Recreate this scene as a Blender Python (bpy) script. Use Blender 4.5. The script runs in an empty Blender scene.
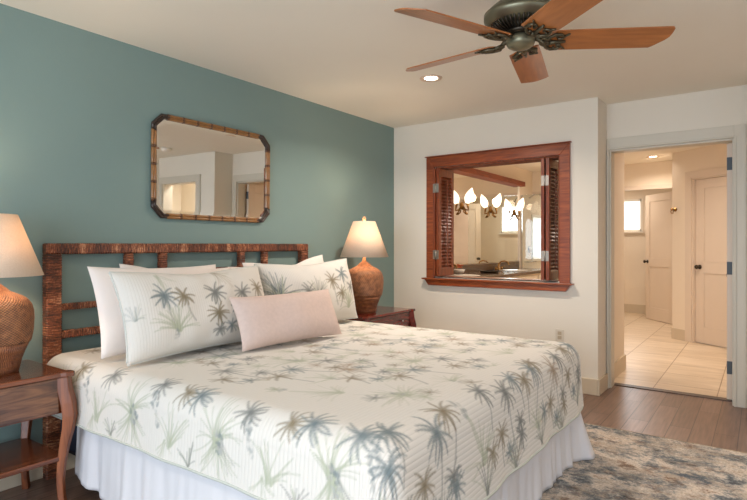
import bpy, math, random
import numpy as np
from mathutils import Vector, Matrix, noise
random.seed(7)
PI = math.pi
scene = bpy.context.scene
COL = scene.collection

# ------------------------------------------------------------------ camera
cam_d = bpy.data.cameras.new('camera'); cam = bpy.data.objects.new('camera', cam_d); COL.objects.link(cam)
CAMX, CAMY, CAMZ = 3.07, -4.615, 1.22
cam.location = (CAMX, CAMY, CAMZ)
cam.rotation_euler = (PI/2, 0, math.radians(35.8))
cam_d.sensor_width = 36.0; cam_d.lens = 36*540/747; cam_d.shift_y = -5/747
cam_d.clip_start = 0.05
scene.camera = cam
# ------------------------------------------------------------------ colour, world, light
scene.view_settings.view_transform = 'Standard'
scene.view_settings.look = 'None'
scene.view_settings.gamma = 1.0
scene.view_settings.exposure = 0.32
scene.view_settings.use_curve_mapping = False
scene.cycles.use_denoising = True
scene.cycles.max_bounces = 10
scene.cycles.diffuse_bounces = 6
scene.cycles.sample_clamp_indirect = 6.0
world = bpy.data.worlds.new('sky'); scene.world = world; world.use_nodes = True
wn = world.node_tree.nodes['Background']; wn.inputs[0].default_value = (0.62, 0.78, 1.0, 1); wn.inputs[1].default_value = 1.3

def area(name, loc, rot, sx, sy, power, color, shape='RECTANGLE', spread=PI):
    d = bpy.data.lights.new(name, 'AREA'); d.shape = shape; d.size = sx; d.size_y = sy
    d.energy = power; d.color = color; d.spread = spread
    o = bpy.data.objects.new(name, d); COL.objects.link(o); o.location = loc; o.rotation_euler = rot
    return o
def point(name, loc, power, color, r=0.03):
    d = bpy.data.lights.new(name, 'POINT'); d.energy = power; d.color = color; d.shadow_soft_size = r
    o = bpy.data.objects.new(name, d); COL.objects.link(o); o.location = loc
    return o
# daylight through the glazed doors behind the camera and the side window
area('daylight_garden_door', (2.3, -6.62, 1.15), (PI/2, 0, 0), 3.3, 2.0, 106, (0.76, 0.88, 1.0))
area('daylight_side_window', (5.32, -3.6, 1.35), (0, PI/2, 0), 1.5, 2.2, 5, (0.86, 0.93, 1.0))
WARM = (1.0, 0.76, 0.54)
SOFT = (1.0, 0.87, 0.75)
P_DOWN, P_LAMP, P_BATH, P_HALL = 20, 8.5, 1.4, 12
CEIL = 2.42

# ------------------------------------------------------------------ materials
def new_mat(name):
    m = bpy.data.materials.new(name); m.use_nodes = True
    nt = m.node_tree; b = nt.nodes['Principled BSDF']
    return m, nt, b
def nd(nt, t, **kw):
    n = nt.nodes.new(t)
    for k, v in kw.items(): setattr(n, k, v)
    return n
def c4(c): return (c[0], c[1], c[2], 1)
def srgb(r, g, b):
    f = lambda v: (v/255/12.92) if v/255 <= .04045 else ((v/255+.055)/1.055)**2.4
    return (f(r), f(g), f(b))
def simple(name, col, rough=0.6, metal=0.0, var=0.06, scale=8.0, bump=0.0, bscale=200, coat=0.0, stretch=(1, 1, 1), spec=0.5):
    m, nt, b = new_mat(name)
    tc = nd(nt, 'ShaderNodeTexCoord'); mp = nd(nt, 'ShaderNodeMapping'); mp.inputs['Scale'].default_value = stretch
    nt.links.new(tc.outputs['Object'], mp.inputs[0])
    nz = nd(nt, 'ShaderNodeTexNoise'); nz.inputs['Scale'].default_value = scale; nz.inputs['Detail'].default_value = 4
    nt.links.new(mp.outputs[0], nz.inputs['Vector'])
    mx = nd(nt, 'ShaderNodeMix', data_type='RGBA')
    mx.inputs[6].default_value = c4([v*(1-var) for v in col]); mx.inputs[7].default_value = c4([min(1, v*(1+var)) for v in col])
    nt.links.new(nz.outputs['Fac'], mx.inputs[0]); nt.links.new(mx.outputs[2], b.inputs['Base Color'])
    b.inputs['Roughness'].default_value = rough; b.inputs['Metallic'].default_value = metal
    b.inputs['Coat Weight'].default_value = coat; b.inputs['Specular IOR Level'].default_value = spec
    if bump:
        n2 = nd(nt, 'ShaderNodeTexNoise'); n2.inputs['Scale'].default_value = bscale
        nt.links.new(mp.outputs[0], n2.inputs['Vector'])
        bp = nd(nt, 'ShaderNodeBump'); bp.inputs['Strength'].default_value = bump; bp.inputs['Distance'].default_value = 0.002
        nt.links.new(n2.outputs['Fac'], bp.inputs['Height']); nt.links.new(bp.outputs[0], b.inputs['Normal'])
    return m
def wood(name, dark, light, grain='Y', rough=0.3, scale=6, coat=0.3, contrast=(0.3, 0.7), distort=1.5):
    m, nt, b = new_mat(name)
    tc = nd(nt, 'ShaderNodeTexCoord'); mp = nd(nt, 'ShaderNodeMapping')
    s = {'X': (0.12, 1, 1), 'Y': (1, 0.12, 1), 'Z': (1, 1, 0.12)}[grain]
    mp.inputs['Scale'].default_value = s
    nt.links.new(tc.outputs['Object'], mp.inputs[0])
    nz = nd(nt, 'ShaderNodeTexNoise'); nz.inputs['Scale'].default_value = scale*6; nz.inputs['Detail'].default_value = 6; nz.inputs['Distortion'].default_value = distort
    nt.links.new(mp.outputs[0], nz.inputs['Vector'])
    cr = nd(nt, 'ShaderNodeValToRGB'); cr.color_ramp.elements[0].position = contrast[0]; cr.color_ramp.elements[1].position = contrast[1]
    cr.color_ramp.elements[0].color = c4(dark); cr.color_ramp.elements[1].color = c4(light)
    nt.links.new(nz.outputs['Fac'], cr.inputs[0]); nt.links.new(cr.outputs[0], b.inputs['Base Color'])
    b.inputs['Roughness'].default_value = rough; b.inputs['Coat Weight'].default_value = coat; b.inputs['Coat Roughness'].default_value = 0.15
    return m

WALLW = simple('wall_paint_warm_white', srgb(229, 220, 205), 0.75, var=0.02, scale=3, bump=0.15, bscale=120)
TEAL = simple('wall_paint_teal', srgb(127, 149, 144), 0.62, var=0.04, scale=2, bump=0.15, bscale=120)
CEILM = simple('ceiling_paint', srgb(240, 232, 217), 0.8, var=0.015, scale=3, bump=0.12, bscale=90)
CASEM = simple('casing_paint', srgb(208, 200, 184), 0.45, var=0.02)
BASEM = simple('baseboard_paint', srgb(206, 190, 166), 0.5, var=0.03)
BATHW = simple('bathroom_wall_paint', srgb(232, 217, 196), 0.7, var=0.02)
DOORM = simple('door_paint', srgb(222, 205, 186), 0.45, var=0.02)
def floor_mat():
    m, nt, b = new_mat('brown_plank_floor')
    tc = nd(nt, 'ShaderNodeTexCoord'); sep = nd(nt, 'ShaderNodeSeparateXYZ'); cb = nd(nt, 'ShaderNodeCombineXYZ')
    nt.links.new(tc.outputs['Object'], sep.inputs[0])
    nt.links.new(sep.outputs['Y'], cb.inputs['X']); nt.links.new(sep.outputs['X'], cb.inputs['Y'])
    br = nd(nt, 'ShaderNodeTexBrick'); br.offset = 0.37
    br.inputs['Scale'].default_value = 1.0; br.inputs['Brick Width'].default_value = 1.3; br.inputs['Row Height'].default_value = 0.128
    br.inputs['Mortar Size'].default_value = 0.0025; br.inputs['Mortar Smooth'].default_value = 0.2; br.inputs['Bias'].default_value = 0.0
    br.inputs['Color1'].default_value = c4(srgb(112, 86, 72)); br.inputs['Color2'].default_value = c4(srgb(134, 106, 92)); br.inputs['Mortar'].default_value = c4(srgb(66, 46, 38))
    nt.links.new(cb.outputs[0], br.inputs['Vector'])
    mp = nd(nt, 'ShaderNodeMapping'); mp.inputs['Scale'].default_value = (1, 0.06, 1); nt.links.new(tc.outputs['Object'], mp.inputs[0])
    nz = nd(nt, 'ShaderNodeTexNoise'); nz.inputs['Scale'].default_value = 60; nz.inputs['Detail'].default_value = 6; nt.links.new(mp.outputs[0], nz.inputs['Vector'])
    cr = nd(nt, 'ShaderNodeValToRGB'); cr.color_ramp.elements[0].color = (0.72, 0.70, 0.68, 1); cr.color_ramp.elements[1].color = (1.25, 1.22, 1.2, 1)
    cr.color_ramp.elements[0].position = 0.3; cr.color_ramp.elements[1].position = 0.7
    nt.links.new(nz.outputs['Fac'], cr.inputs[0])
    mx = nd(nt, 'ShaderNodeMix', data_type='RGBA', blend_type='MULTIPLY'); mx.inputs[0].default_value = 1
    nt.links.new(br.outputs['Color'], mx.inputs[6]); nt.links.new(cr.outputs[0], mx.inputs[7]); nt.links.new(mx.outputs[2], b.inputs['Base Color'])
    b.inputs['Roughness'].default_value = 0.32
    bp = nd(nt, 'ShaderNodeBump'); bp.inputs['Strength'].default_value = 0.25; bp.inputs['Distance'].default_value = 0.002; bp.invert = True
    nt.links.new(br.outputs['Fac'], bp.inputs['Height']); nt.links.new(bp.outputs[0], b.inputs['Normal'])
    return m
def tile_mat():
    m, nt, b = new_mat('travertine_tile')
    tc = nd(nt, 'ShaderNodeTexCoord'); mp = nd(nt, 'ShaderNodeMapping'); mp.inputs['Location'].default_value = (-2.31, -1.2, 0)
    nt.links.new(tc.outputs['Object'], mp.inputs[0])
    br = nd(nt, 'ShaderNodeTexBrick'); br.offset = 0.0
    br.inputs['Scale'].default_value = 1.0; br.inputs['Brick Width'].default_value = 0.46; br.inputs['Row Height'].default_value = 0.46
    br.inputs['Mortar Size'].default_value = 0.004; br.inputs['Color1'].default_value = c4(srgb(222, 204, 180)); br.inputs['Color2'].default_value = c4(srgb(212, 192, 166)); br.inputs['Mortar'].default_value = c4(srgb(158, 130, 98))
    nt.links.new(mp.outputs[0], br.inputs['Vector'])
    nz = nd(nt, 'ShaderNodeTexNoise'); nz.inputs['Scale'].default_value = 5; nz.inputs['Detail'].default_value = 5; nz.inputs['Distortion'].default_value = 1.0
    m2 = nd(nt, 'ShaderNodeMapping'); m2.inputs['Scale'].default_value = (0.4, 1.6, 1); nt.links.new(tc.outputs['Object'], m2.inputs[0]); nt.links.new(m2.outputs[0], nz.inputs['Vector'])
    cr = nd(nt, 'ShaderNodeValToRGB'); cr.color_ramp.elements[0].color = (0.86, 0.84, 0.80, 1); cr.color_ramp.elements[1].color = (1.05, 1.05, 1.05, 1)
    cr.color_ramp.elements[0].position = .35; cr.color_ramp.elements[1].position = .65
    nt.links.new(nz.outputs['Fac'], cr.inputs[0])
    mx = nd(nt, 'ShaderNodeMix', data_type='RGBA', blend_type='MULTIPLY'); mx.inputs[0].default_value = 1
    nt.links.new(br.outputs['Color'], mx.inputs[6]); nt.links.new(cr.outputs[0], mx.inputs[7]); nt.links.new(mx.outputs[2], b.inputs['Base Color'])
    b.inputs['Roughness'].default_value = 0.35
    return m
FLOORM = floor_mat(); TILEM = tile_mat()
def rug_mat():
    m, nt, b = new_mat('distressed_rug_pile')
    tc = nd(nt, 'ShaderNodeTexCoord'); mp = nd(nt, 'ShaderNodeMapping'); mp.inputs['Scale'].default_value = (0.95, 1.15, 1)
    nt.links.new(tc.outputs['Object'], mp.inputs[0])
    def noise_n(sc, det, dist, rough=0.65, off=0):
        n = nd(nt, 'ShaderNodeTexNoise'); n.inputs['Scale'].default_value = sc; n.inputs['Detail'].default_value = det; n.inputs['Distortion'].default_value = dist; n.inputs['Roughness'].default_value = rough
        ad = nd(nt, 'ShaderNodeVectorMath', operation='ADD'); ad.inputs[1].default_value = (off, off*1.7, 0)
        nt.links.new(mp.outputs[0], ad.inputs[0]); nt.links.new(ad.outputs[0], n.inputs['Vector']); return n
    def ramp(n, pts):
        cr = nd(nt, 'ShaderNodeValToRGB'); e = cr.color_ramp.elements
        e[0].position = pts[0][0]; e[0].color = c4(pts[0][1]); e[1].position = pts[-1][0]; e[1].color = c4(pts[-1][1])
        for p, c in pts[1:-1]: q = e.new(p); q.color = c4(c)
        nt.links.new(n.outputs['Fac'], cr.inputs[0]); return cr
    a = noise_n(4.2, 10, 0.15, 0.78, 3.1)
    ca = ramp(a, [(0.38, srgb(50, 50, 54)), (0.44, srgb(92, 96, 100)), (0.485, srgb(140, 140, 138)), (0.52, srgb(198, 184, 170)), (0.58, srgb(204, 188, 172)), (0.64, srgb(132, 108, 90))])
    d = noise_n(3.5, 9, 0.1, 0.78, 9.4)
    cd = ramp(d, [(0.40, (0, 0, 0)), (0.56, (1, 1, 1))])
    c2 = noise_n(5.4, 9, 0.15, 0.78, 17.3)
    cc = ramp(c2, [(0.40, srgb(78, 86, 94)), (0.5, srgb(176, 162, 146)), (0.58, srgb(120, 92, 72))])
    mx = nd(nt, 'ShaderNodeMix', data_type='RGBA'); nt.links.new(cd.outputs[0], mx.inputs[0])
    nt.links.new(cc.outputs[0], mx.inputs[6]); nt.links.new(ca.outputs[0], mx.inputs[7])
    f = noise_n(90, 3, 0); cf = ramp(f, [(0.3, (0.62, 0.62, 0.62)), (0.7, (1.25, 1.25, 1.25))])
    m2 = nd(nt, 'ShaderNodeMix', data_type='RGBA', blend_type='MULTIPLY'); m2.inputs[0].default_value = 1
    nt.links.new(mx.outputs[2], m2.inputs[6]); nt.links.new(cf.outputs[0], m2.inputs[7]); nt.links.new(m2.outputs[2], b.inputs['Base Color'])
    b.inputs['Roughness'].default_value = 0.95
    bp = nd(nt, 'ShaderNodeBump'); bp.inputs['Strength'].default_value = 0.6; bp.inputs['Distance'].default_value = 0.004
    nt.links.new(f.outputs['Fac'], bp.inputs['Height']); nt.links.new(bp.outputs[0], b.inputs['Normal'])
    return m
RUGM = rug_mat()
def rattan(name, axis):
    # wrapped reed: fine strands across the axis, broad light and dark bands along it
    m, nt, b = new_mat(name)
    tc = nd(nt, 'ShaderNodeTexCoord')
    def nz(scale, st, det=2):
        mp = nd(nt, 'ShaderNodeMapping'); mp.inputs['Scale'].default_value = st; nt.links.new(tc.outputs['Object'], mp.inputs[0])
        n = nd(nt, 'ShaderNodeTexNoise'); n.inputs['Scale'].default_value = scale; n.inputs['Detail'].default_value = det; nt.links.new(mp.outputs[0], n.inputs['Vector']); return n
    st = (0.16, 1, 0.16) if axis == 'Y' else (0.16, 0.16, 1)
    st2 = (0.3, 1, 0.3) if axis == 'Y' else (0.3, 0.3, 1)
    fine = nz(170, st, 2); broad = nz(14, st2, 2); fleck = nz(120, (1, 1, 1), 2)
    ad = nd(nt, 'ShaderNodeMath', operation='ADD'); nt.links.new(fine.outputs['Fac'], ad.inputs[0]); nt.links.new(broad.outputs['Fac'], ad.inputs[1])
    a2 = nd(nt, 'ShaderNodeMath', operation='MULTIPLY_ADD'); nt.links.new(fleck.outputs['Fac'], a2.inputs[0]); a2.inputs[1].default_value = 0.5; nt.links.new(ad.outputs[0], a2.inputs[2])
    cr = nd(nt, 'ShaderNodeValToRGB'); mr = nd(nt, 'ShaderNodeMapRange'); mr.inputs['From Min'].default_value = 0.85; mr.inputs['From Max'].default_value = 1.7
    nt.links.new(a2.outputs[0], mr.inputs[0]); nt.links.new(mr.outputs[0], cr.inputs[0])
    e = cr.color_ramp.elements
    e[0].position = 0.1; e[0].color = c4(srgb(44, 26, 20)); e[1].position = 0.9; e[1].color = c4(srgb(214, 160, 120))
    q = e.new(0.38); q.color = c4(srgb(98, 54, 36)); q = e.new(0.62); q.color = c4(srgb(148, 84, 52))
    nt.links.new(cr.outputs[0], b.inputs['Base Color']); b.inputs['Roughness'].default_value = 0.5
    bp = nd(nt, 'ShaderNodeBump'); bp.inputs['Strength'].default_value = 0.9; bp.inputs['Distance'].default_value = 0.004
    nt.links.new(ad.outputs[0], bp.inputs['Height']); nt.links.new(bp.outputs[0], b.inputs['Normal'])
    return m
MATWD = wood('matt_reddish_wood', srgb(104, 46, 24), srgb(150, 78, 40), 'Y', 0.75, 4, 0.0)
RATY, RATZ = rattan('wrapped_rattan_rail', 'Y'), rattan('wrapped_rattan_post', 'Z')
MAHOG = wood('shutter_mahogany', srgb(96, 38, 20), srgb(150, 72, 36), 'Z', 0.3, 5, 0.4)
MAHOGX = wood('casing_mahogany', srgb(112, 46, 20), srgb(166, 82, 38), 'X', 0.32, 5, 0.4)
CHERRY = wood('nightstand_cherry', srgb(84, 42, 26), srgb(140, 78, 48), 'Y', 0.22, 4, 0.6)
CHERRYZ = wood('nightstand_leg_cherry', srgb(92, 46, 26), srgb(150, 86, 50), 'Z', 0.4, 4, 0.15)
BURL = wood('nightstand_burl_panel', srgb(66, 42, 34), srgb(138, 92, 64), 'Y', 0.25, 2.6, 0.5, distort=5)
REDWD = wood('right_nightstand_red', srgb(70, 16, 12), srgb(116, 36, 24), 'Y', 0.2, 4, 0.6)
BLADE = wood('fan_blade_wood', srgb(154, 90, 44), srgb(190, 118, 62), 'X', 0.3, 3, 0.35)
BRONZE = simple('fan_bronze_metal', srgb(132, 128, 106), 0.42, 0.8, var=0.12, scale=20)
DARKBR = simple('dark_bronze_metal', srgb(62, 54, 44), 0.4, 0.8, var=0.1)
HINGE = simple('brushed_hinge_metal', srgb(170, 160, 150), 0.35, 0.9)
GREYH = simple('grey_hinge_metal', srgb(92, 98, 104), 0.6, 0.5)
IRONM = simple('blade_iron_bronze', srgb(92, 84, 66), 0.4, 0.8, var=0.2, scale=30)
BRASS = simple('antique_brass', srgb(150, 112, 62), 0.35, 0.9)
CHROME = simple('chrome', srgb(215, 215, 215), 0.12, 1.0)
BLACKM = simple('black_metal', srgb(24, 24, 30), 0.5, 0.3)
WHITEC = simple('white_pillow_cotton', srgb(228, 218, 211), 0.9, var=0.02, bump=0.2, bscale=60)
SKIRT = simple('white_bed_skirt_cotton', srgb(208, 206, 209), 0.9, var=0.02)
PINK = simple('blush_woven_fabric', srgb(206, 184, 174), 0.95, var=0.09, scale=55, bump=0.6, bscale=260)
NAVY = simple('dark_navy_box_fabric', srgb(24, 27, 44), 0.9, var=0.15, scale=30)
TICK = simple('mattress_ticking', srgb(225, 222, 215), 0.9)
SAGE = simple('sage_piping', srgb(188, 190, 180), 0.9)
PLATE = simple('outlet_plastic', srgb(216, 206, 190), 0.5, var=0.01)
GRANITE = simple('brown_granite', srgb(92, 72, 56), 0.15, var=0.7, scale=90)
VANWD = simple('vanity_white_paint', srgb(224, 208, 184), 0.5)
WHITEP = simple('white_trim_paint', srgb(236, 228, 214), 0.5, var=0.01)
BAMB = simple('bamboo_tan', srgb(148, 102, 56), 0.35, var=0.3, scale=30, coat=0.4)
BAMBD = simple('bamboo_joint_brown', srgb(98, 62, 36), 0.4, var=0.3, scale=40, coat=0.3)
BAMBK = simple('bamboo_corner_dark', srgb(46, 30, 24), 0.35, var=0.2, scale=40, coat=0.4)
SHOJI = simple('ceramic_white', srgb(236, 230, 220), 0.2, var=0.01)
PETAL = simple('coral_flower_petals', srgb(206, 110, 70), 0.8, var=0.3, scale=60)

def mirror_mat():
    m, nt, b = new_mat('silvered_mirror'); b.inputs['Base Color'].default_value = (0.9, 0.9, 0.88, 1); b.inputs['Metallic'].default_value = 1; b.inputs['Roughness'].default_value = 0.01
    return m
MIRR = mirror_mat()
def glass_mat():
    m, nt, b = new_mat('clear_glass_panel')
    tr = nd(nt, 'ShaderNodeBsdfTransparent'); gl = nd(nt, 'ShaderNodeBsdfGlossy'); gl.inputs['Roughness'].default_value = 0.02
    fr = nd(nt, 'ShaderNodeFresnel'); fr.inputs[0].default_value = 1.5; mx = nd(nt, 'ShaderNodeMixShader')
    nt.links.new(fr.outputs[0], mx.inputs[0]); nt.links.new(tr.outputs[0], mx.inputs[1]); nt.links.new(gl.outputs[0], mx.inputs[2])
    tr.inputs[0].default_value = (0.95, 0.98, 0.96, 1)
    nt.links.new(mx.outputs[0], nt.nodes['Material Output'].inputs[0]); return m
GLASS = glass_mat()
def emit(name, col, s):
    m, nt, b = new_mat(name); b.inputs['Base Color'].default_value = c4(col); b.inputs['Emission Color'].default_value = c4(col); b.inputs['Emission Strength'].default_value = s; return m
TULIP = emit('lit_frosted_glass', (1.0, 0.88, 0.72), 1.5)
BULBM = emit('downlight_lens_glow', (1.0, 0.90, 0.76), 9)
PANE = emit('bright_daylit_pane', (0.90, 0.95, 1.0), 0.75)
def shade_mat():
    m, nt, b = new_mat('linen_lamp_shade')
    tc = nd(nt, 'ShaderNodeTexCoord'); n = nd(nt, 'ShaderNodeTexNoise'); n.inputs['Scale'].default_value = 160; nt.links.new(tc.outputs['Object'], n.inputs['Vector'])
    mx = nd(nt, 'ShaderNodeMix', data_type='RGBA'); mx.inputs[6].default_value = c4(srgb(222, 200, 176)); mx.inputs[7].default_value = c4(srgb(240, 222, 200)); nt.links.new(n.outputs['Fac'], mx.inputs[0])
    df = nd(nt, 'ShaderNodeBsdfDiffuse'); tl = nd(nt, 'ShaderNodeBsdfTranslucent'); ms = nd(nt, 'ShaderNodeMixShader'); ms.inputs[0].default_value = 0.2
    nt.links.new(mx.outputs[2], df.inputs[0]); nt.links.new(mx.outputs[2], tl.inputs[0]); nt.links.new(df.outputs[0], ms.inputs[1]); nt.links.new(tl.outputs[0], ms.inputs[2])
    nt.links.new(ms.outputs[0], nt.nodes['Material Output'].inputs[0]); return m
SHADE = shade_mat()
def weave_mat(name, c1, c2, hz, vz):
    m, nt, b = new_mat(name)
    tc = nd(nt, 'ShaderNodeTexCoord'); sp = nd(nt, 'ShaderNodeSeparateXYZ'); nt.links.new(tc.outputs['Object'], sp.inputs[0])
    at = nd(nt, 'ShaderNodeMath', operation='ARCTAN2'); nt.links.new(sp.outputs['Y'], at.inputs[0]); nt.links.new(sp.outputs['X'], at.inputs[1])
    def sn(src, k):
        mu = nd(nt, 'ShaderNodeMath', operation='MULTIPLY'); mu.inputs[1].default_value = k; nt.links.new(src, mu.inputs[0])
        s = nd(nt, 'ShaderNodeMath', operation='SINE'); nt.links.new(mu.outputs[0], s.inputs[0]); return s
    a = sn(at.outputs[0], hz); z = sn(sp.outputs['Z'], vz)
    p = nd(nt, 'ShaderNodeMath', operation='MULTIPLY'); nt.links.new(a.outputs[0], p.inputs[0]); nt.links.new(z.outputs[0], p.inputs[1])
    n = nd(nt, 'ShaderNodeTexNoise'); n.inputs['Scale'].default_value = 40; nt.links.new(tc.outputs['Object'], n.inputs['Vector'])
    q = nd(nt, 'ShaderNodeMath', operation='MULTIPLY_ADD'); q.inputs[1].default_value = 0.35; nt.links.new(p.outputs[0], q.inputs[0]); nt.links.new(n.outputs['Fac'], q.inputs[2])
    cr = nd(nt, 'ShaderNodeValToRGB'); cr.color_ramp.elements[0].position = 0.2; cr.color_ramp.elements[1].position = 0.8
    cr.color_ramp.elements[0].color = c4(c1); cr.color_ramp.elements[1].color = c4(c2); nt.links.new(q.outputs[0], cr.inputs[0]); nt.links.new(cr.outputs[0], b.inputs['Base Color'])
    b.inputs['Roughness'].default_value = 0.45
    bp = nd(nt, 'ShaderNodeBump'); bp.inputs['Strength'].default_value = 0.8; bp.inputs['Distance'].default_value = 0.004
    nt.links.new(p.outputs[0], bp.inputs['Height']); nt.links.new(bp.outputs[0], b.inputs['Normal']); return m
WEAVE = weave_mat('woven_rattan_body', srgb(92, 52, 32), srgb(184, 124, 82), 60, 520)
WEAVE2 = weave_mat('wrapped_rattan_foot', srgb(104, 56, 32), srgb(158, 98, 58), 90, 90)
def print_mat(name, period=0.016, use='x', bumpk=0.5):
    m, nt, b = new_mat(name)
    at = nd(nt, 'ShaderNodeAttribute'); at.attribute_name = 'print'; nt.links.new(at.outputs['Color'], b.inputs['Base Color'])
    uv = nd(nt, 'ShaderNodeUVMap'); sp = nd(nt, 'ShaderNodeSeparateXYZ'); nt.links.new(uv.outputs[0], sp.inputs[0])
    mu = nd(nt, 'ShaderNodeMath', operation='MULTIPLY'); mu.inputs[1].default_value = PI/period; nt.links.new(sp.outputs['X' if use == 'x' else 'Y'], mu.inputs[0])
    s = nd(nt, 'ShaderNodeMath', operation='SINE'); nt.links.new(mu.outputs[0], s.inputs[0])
    ab = nd(nt, 'ShaderNodeMath', operation='ABSOLUTE'); nt.links.new(s.outputs[0], ab.inputs[0])
    pw = nd(nt, 'ShaderNodeMath', operation='POWER'); pw.inputs[1].default_value = 0.5; nt.links.new(ab.outputs[0], pw.inputs[0])
    bp = nd(nt, 'ShaderNodeBump'); bp.inputs['Strength'].default_value = bumpk; bp.inputs['Distance'].default_value = 0.003
    nt.links.new(pw.outputs[0], bp.inputs['Height']); nt.links.new(bp.outputs[0], b.inputs['Normal'])
    b.inputs['Roughness'].default_value = 0.85; b.inputs['Sheen Weight'].default_value = 0.1
    return m
QUILTM = print_mat('palm_print_quilting', 0.018, 'x', 0.55)
SHAMM = print_mat('palm_print_sham', 0.013, 'x', 0.35)

# ------------------------------------------------------------------ geometry helpers
class MB:
    def __init__(s): s.v = []; s.f = []; s.mi = []; s.sm = []
    def add(s, vs, fs, mi=0, sm=False, M=None):
        o = len(s.v)
        for p in vs:
            p = Vector(p)
            if M is not None: p = M @ p
            s.v.append(tuple(p))
        for f in fs:
            s.f.append([o+i for i in f]); s.mi.append(mi); s.sm.append(sm)
        return s
    def box(s, x0, x1, y0, y1, z0, z1, mi=0, M=None):
        x0, x1 = min(x0, x1), max(x0, x1); y0, y1 = min(y0, y1), max(y0, y1); z0, z1 = min(z0, z1), max(z0, z1)
        vs = [(x0,y0,z0),(x1,y0,z0),(x1,y1,z0),(x0,y1,z0),(x0,y0,z1),(x1,y0,z1),(x1,y1,z1),(x0,y1,z1)]
        return s.add(vs, [(3,2,1,0),(4,5,6,7),(0,1,5,4),(1,2,6,5),(2,3,7,6),(3,0,4,7)], mi, False, M)
    def prism(s, poly, z0, z1, mi=0, M=None):
        n = len(poly)
        vs = [(x,y,z0) for x,y in poly]+[(x,y,z1) for x,y in poly]
        fs = [tuple(reversed(range(n))), tuple(range(n,2*n))]+[(i,(i+1)%n,n+(i+1)%n,n+i) for i in range(n)]
        return s.add(vs, fs, mi, False, M)
    def lathe(s, prof, seg=40, mi=0, M=None, cx=0, cy=0, sm=True, closed=False):
        vs = []; fs = []; n = len(prof)
        for r, z in prof:
            for k in range(seg):
                a = 2*PI*k/seg; vs.append((cx+r*math.cos(a), cy+r*math.sin(a), z))
        for i in range(n if closed else n-1):
            j = (i+1) % n
            for k in range(seg):
                l = (k+1) % seg
                fs.append((i*seg+k, i*seg+l, j*seg+l, j*seg+k))
        if not closed:
            if prof[0][0] > 1e-4: fs.append(tuple(reversed(range(seg))))
            if prof[-1][0] > 1e-4: fs.append(tuple((n-1)*seg+k for k in range(seg)))
        return s.add(vs, fs, mi, sm, M)
    def tube(s, pts, rad, seg=8, mi=0, M=None, up=(0,0,1), sm=True, ang0=0, flat=1.0):
        pts = [Vector(p) for p in pts]; n = len(pts)
        if not hasattr(rad, '__len__'): rad = [rad]*n
        vs = []; fs = []
        nrm = None
        for i, p in enumerate(pts):
            t = (pts[min(i+1,n-1)]-pts[max(i-1,0)]).normalized()
            if nrm is None:
                nrm = Vector(up).cross(t)
                if nrm.length < 1e-3: nrm = Vector((1,0,0)).cross(t)
            nrm = (nrm - t*nrm.dot(t)).normalized(); b = t.cross(nrm)
            for k in range(seg):
                a = ang0+2*PI*k/seg; vs.append(p+nrm*math.cos(a)*rad[i]+b*math.sin(a)*rad[i]*flat)
        for i in range(n-1):
            for k in range(seg):
                l = (k+1) % seg; fs.append((i*seg+k, i*seg+l, (i+1)*seg+l, (i+1)*seg+k))
        fs.append(tuple(reversed(range(seg)))); fs.append(tuple((n-1)*seg+k for k in range(seg)))
        return s.add(vs, fs, mi, sm, M)
    def build(s, name, mats, parent=None, bevel=0, loc=None, rot=None, bseg=2):
        if not isinstance(mats, (list, tuple)): mats = [mats]
        off = Vector((0,0,0))
        if parent is not None and loc is None: off = WLOC.get(parent.name, Vector((0,0,0)))
        me = bpy.data.meshes.new(name)
        me.from_pydata([tuple(Vector(p)-off) for p in s.v], [], s.f)
        for m in mats: me.materials.append(m)
        me.polygons.foreach_set('material_index', s.mi); me.polygons.foreach_set('use_smooth', s.sm); me.update()
        o = bpy.data.objects.new(name, me); COL.objects.link(o)
        if parent is not None: o.parent = parent
        WLOC[o.name] = off
        if loc is not None: o.location = loc
        if rot is not None: o.rotation_euler = rot
        if bevel:
            b = o.modifiers.new('bevel', 'BEVEL'); b.width = bevel; b.segments = bseg; b.limit_method = 'ANGLE'; b.angle_limit = math.radians(40)
        return o
WLOC = {}
def thing(name, loc, label, cat, group=None):
    o = bpy.data.objects.new(name, None); COL.objects.link(o); o.location = loc; o.empty_display_size = 0.1
    WLOC[o.name] = Vector(loc); return tag(o, label, cat, group)
def tag(o, label=None, cat=None, group=None, kind=None):
    if label: o['label'] = label
    if cat: o['category'] = cat
    if group: o['group'] = group
    if kind: o['kind'] = kind
    return o
def struct(name, mb, mat, label=None, cat=None, **kw):
    o = mb.build(name, mat, **kw); return tag(o, label, cat, kind='structure')
def wall_mb(axis, pos, th, a0, a1, z0, z1, holes=()):
    """wall slab at pos..pos+th on the axis, running a0..a1, with rectangular holes (b0,b1,h0,h1)"""
    mb = MB(); cuts = sorted(holes)
    def bx(p, q, u, v):
        if q-p < 1e-5 or v-u < 1e-5: return
        if axis == 'X': mb.box(pos, pos+th, p, q, u, v)
        else: mb.box(p, q, pos, pos+th, u, v)
    cur = a0
    for b0, b1, h0, h1 in cuts:
        bx(cur, b0, z0, z1); bx(b0, b1, z0, h0); bx(b0, b1, h1, z1); cur = b1
    bx(cur, a1, z0, z1); return mb

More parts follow.
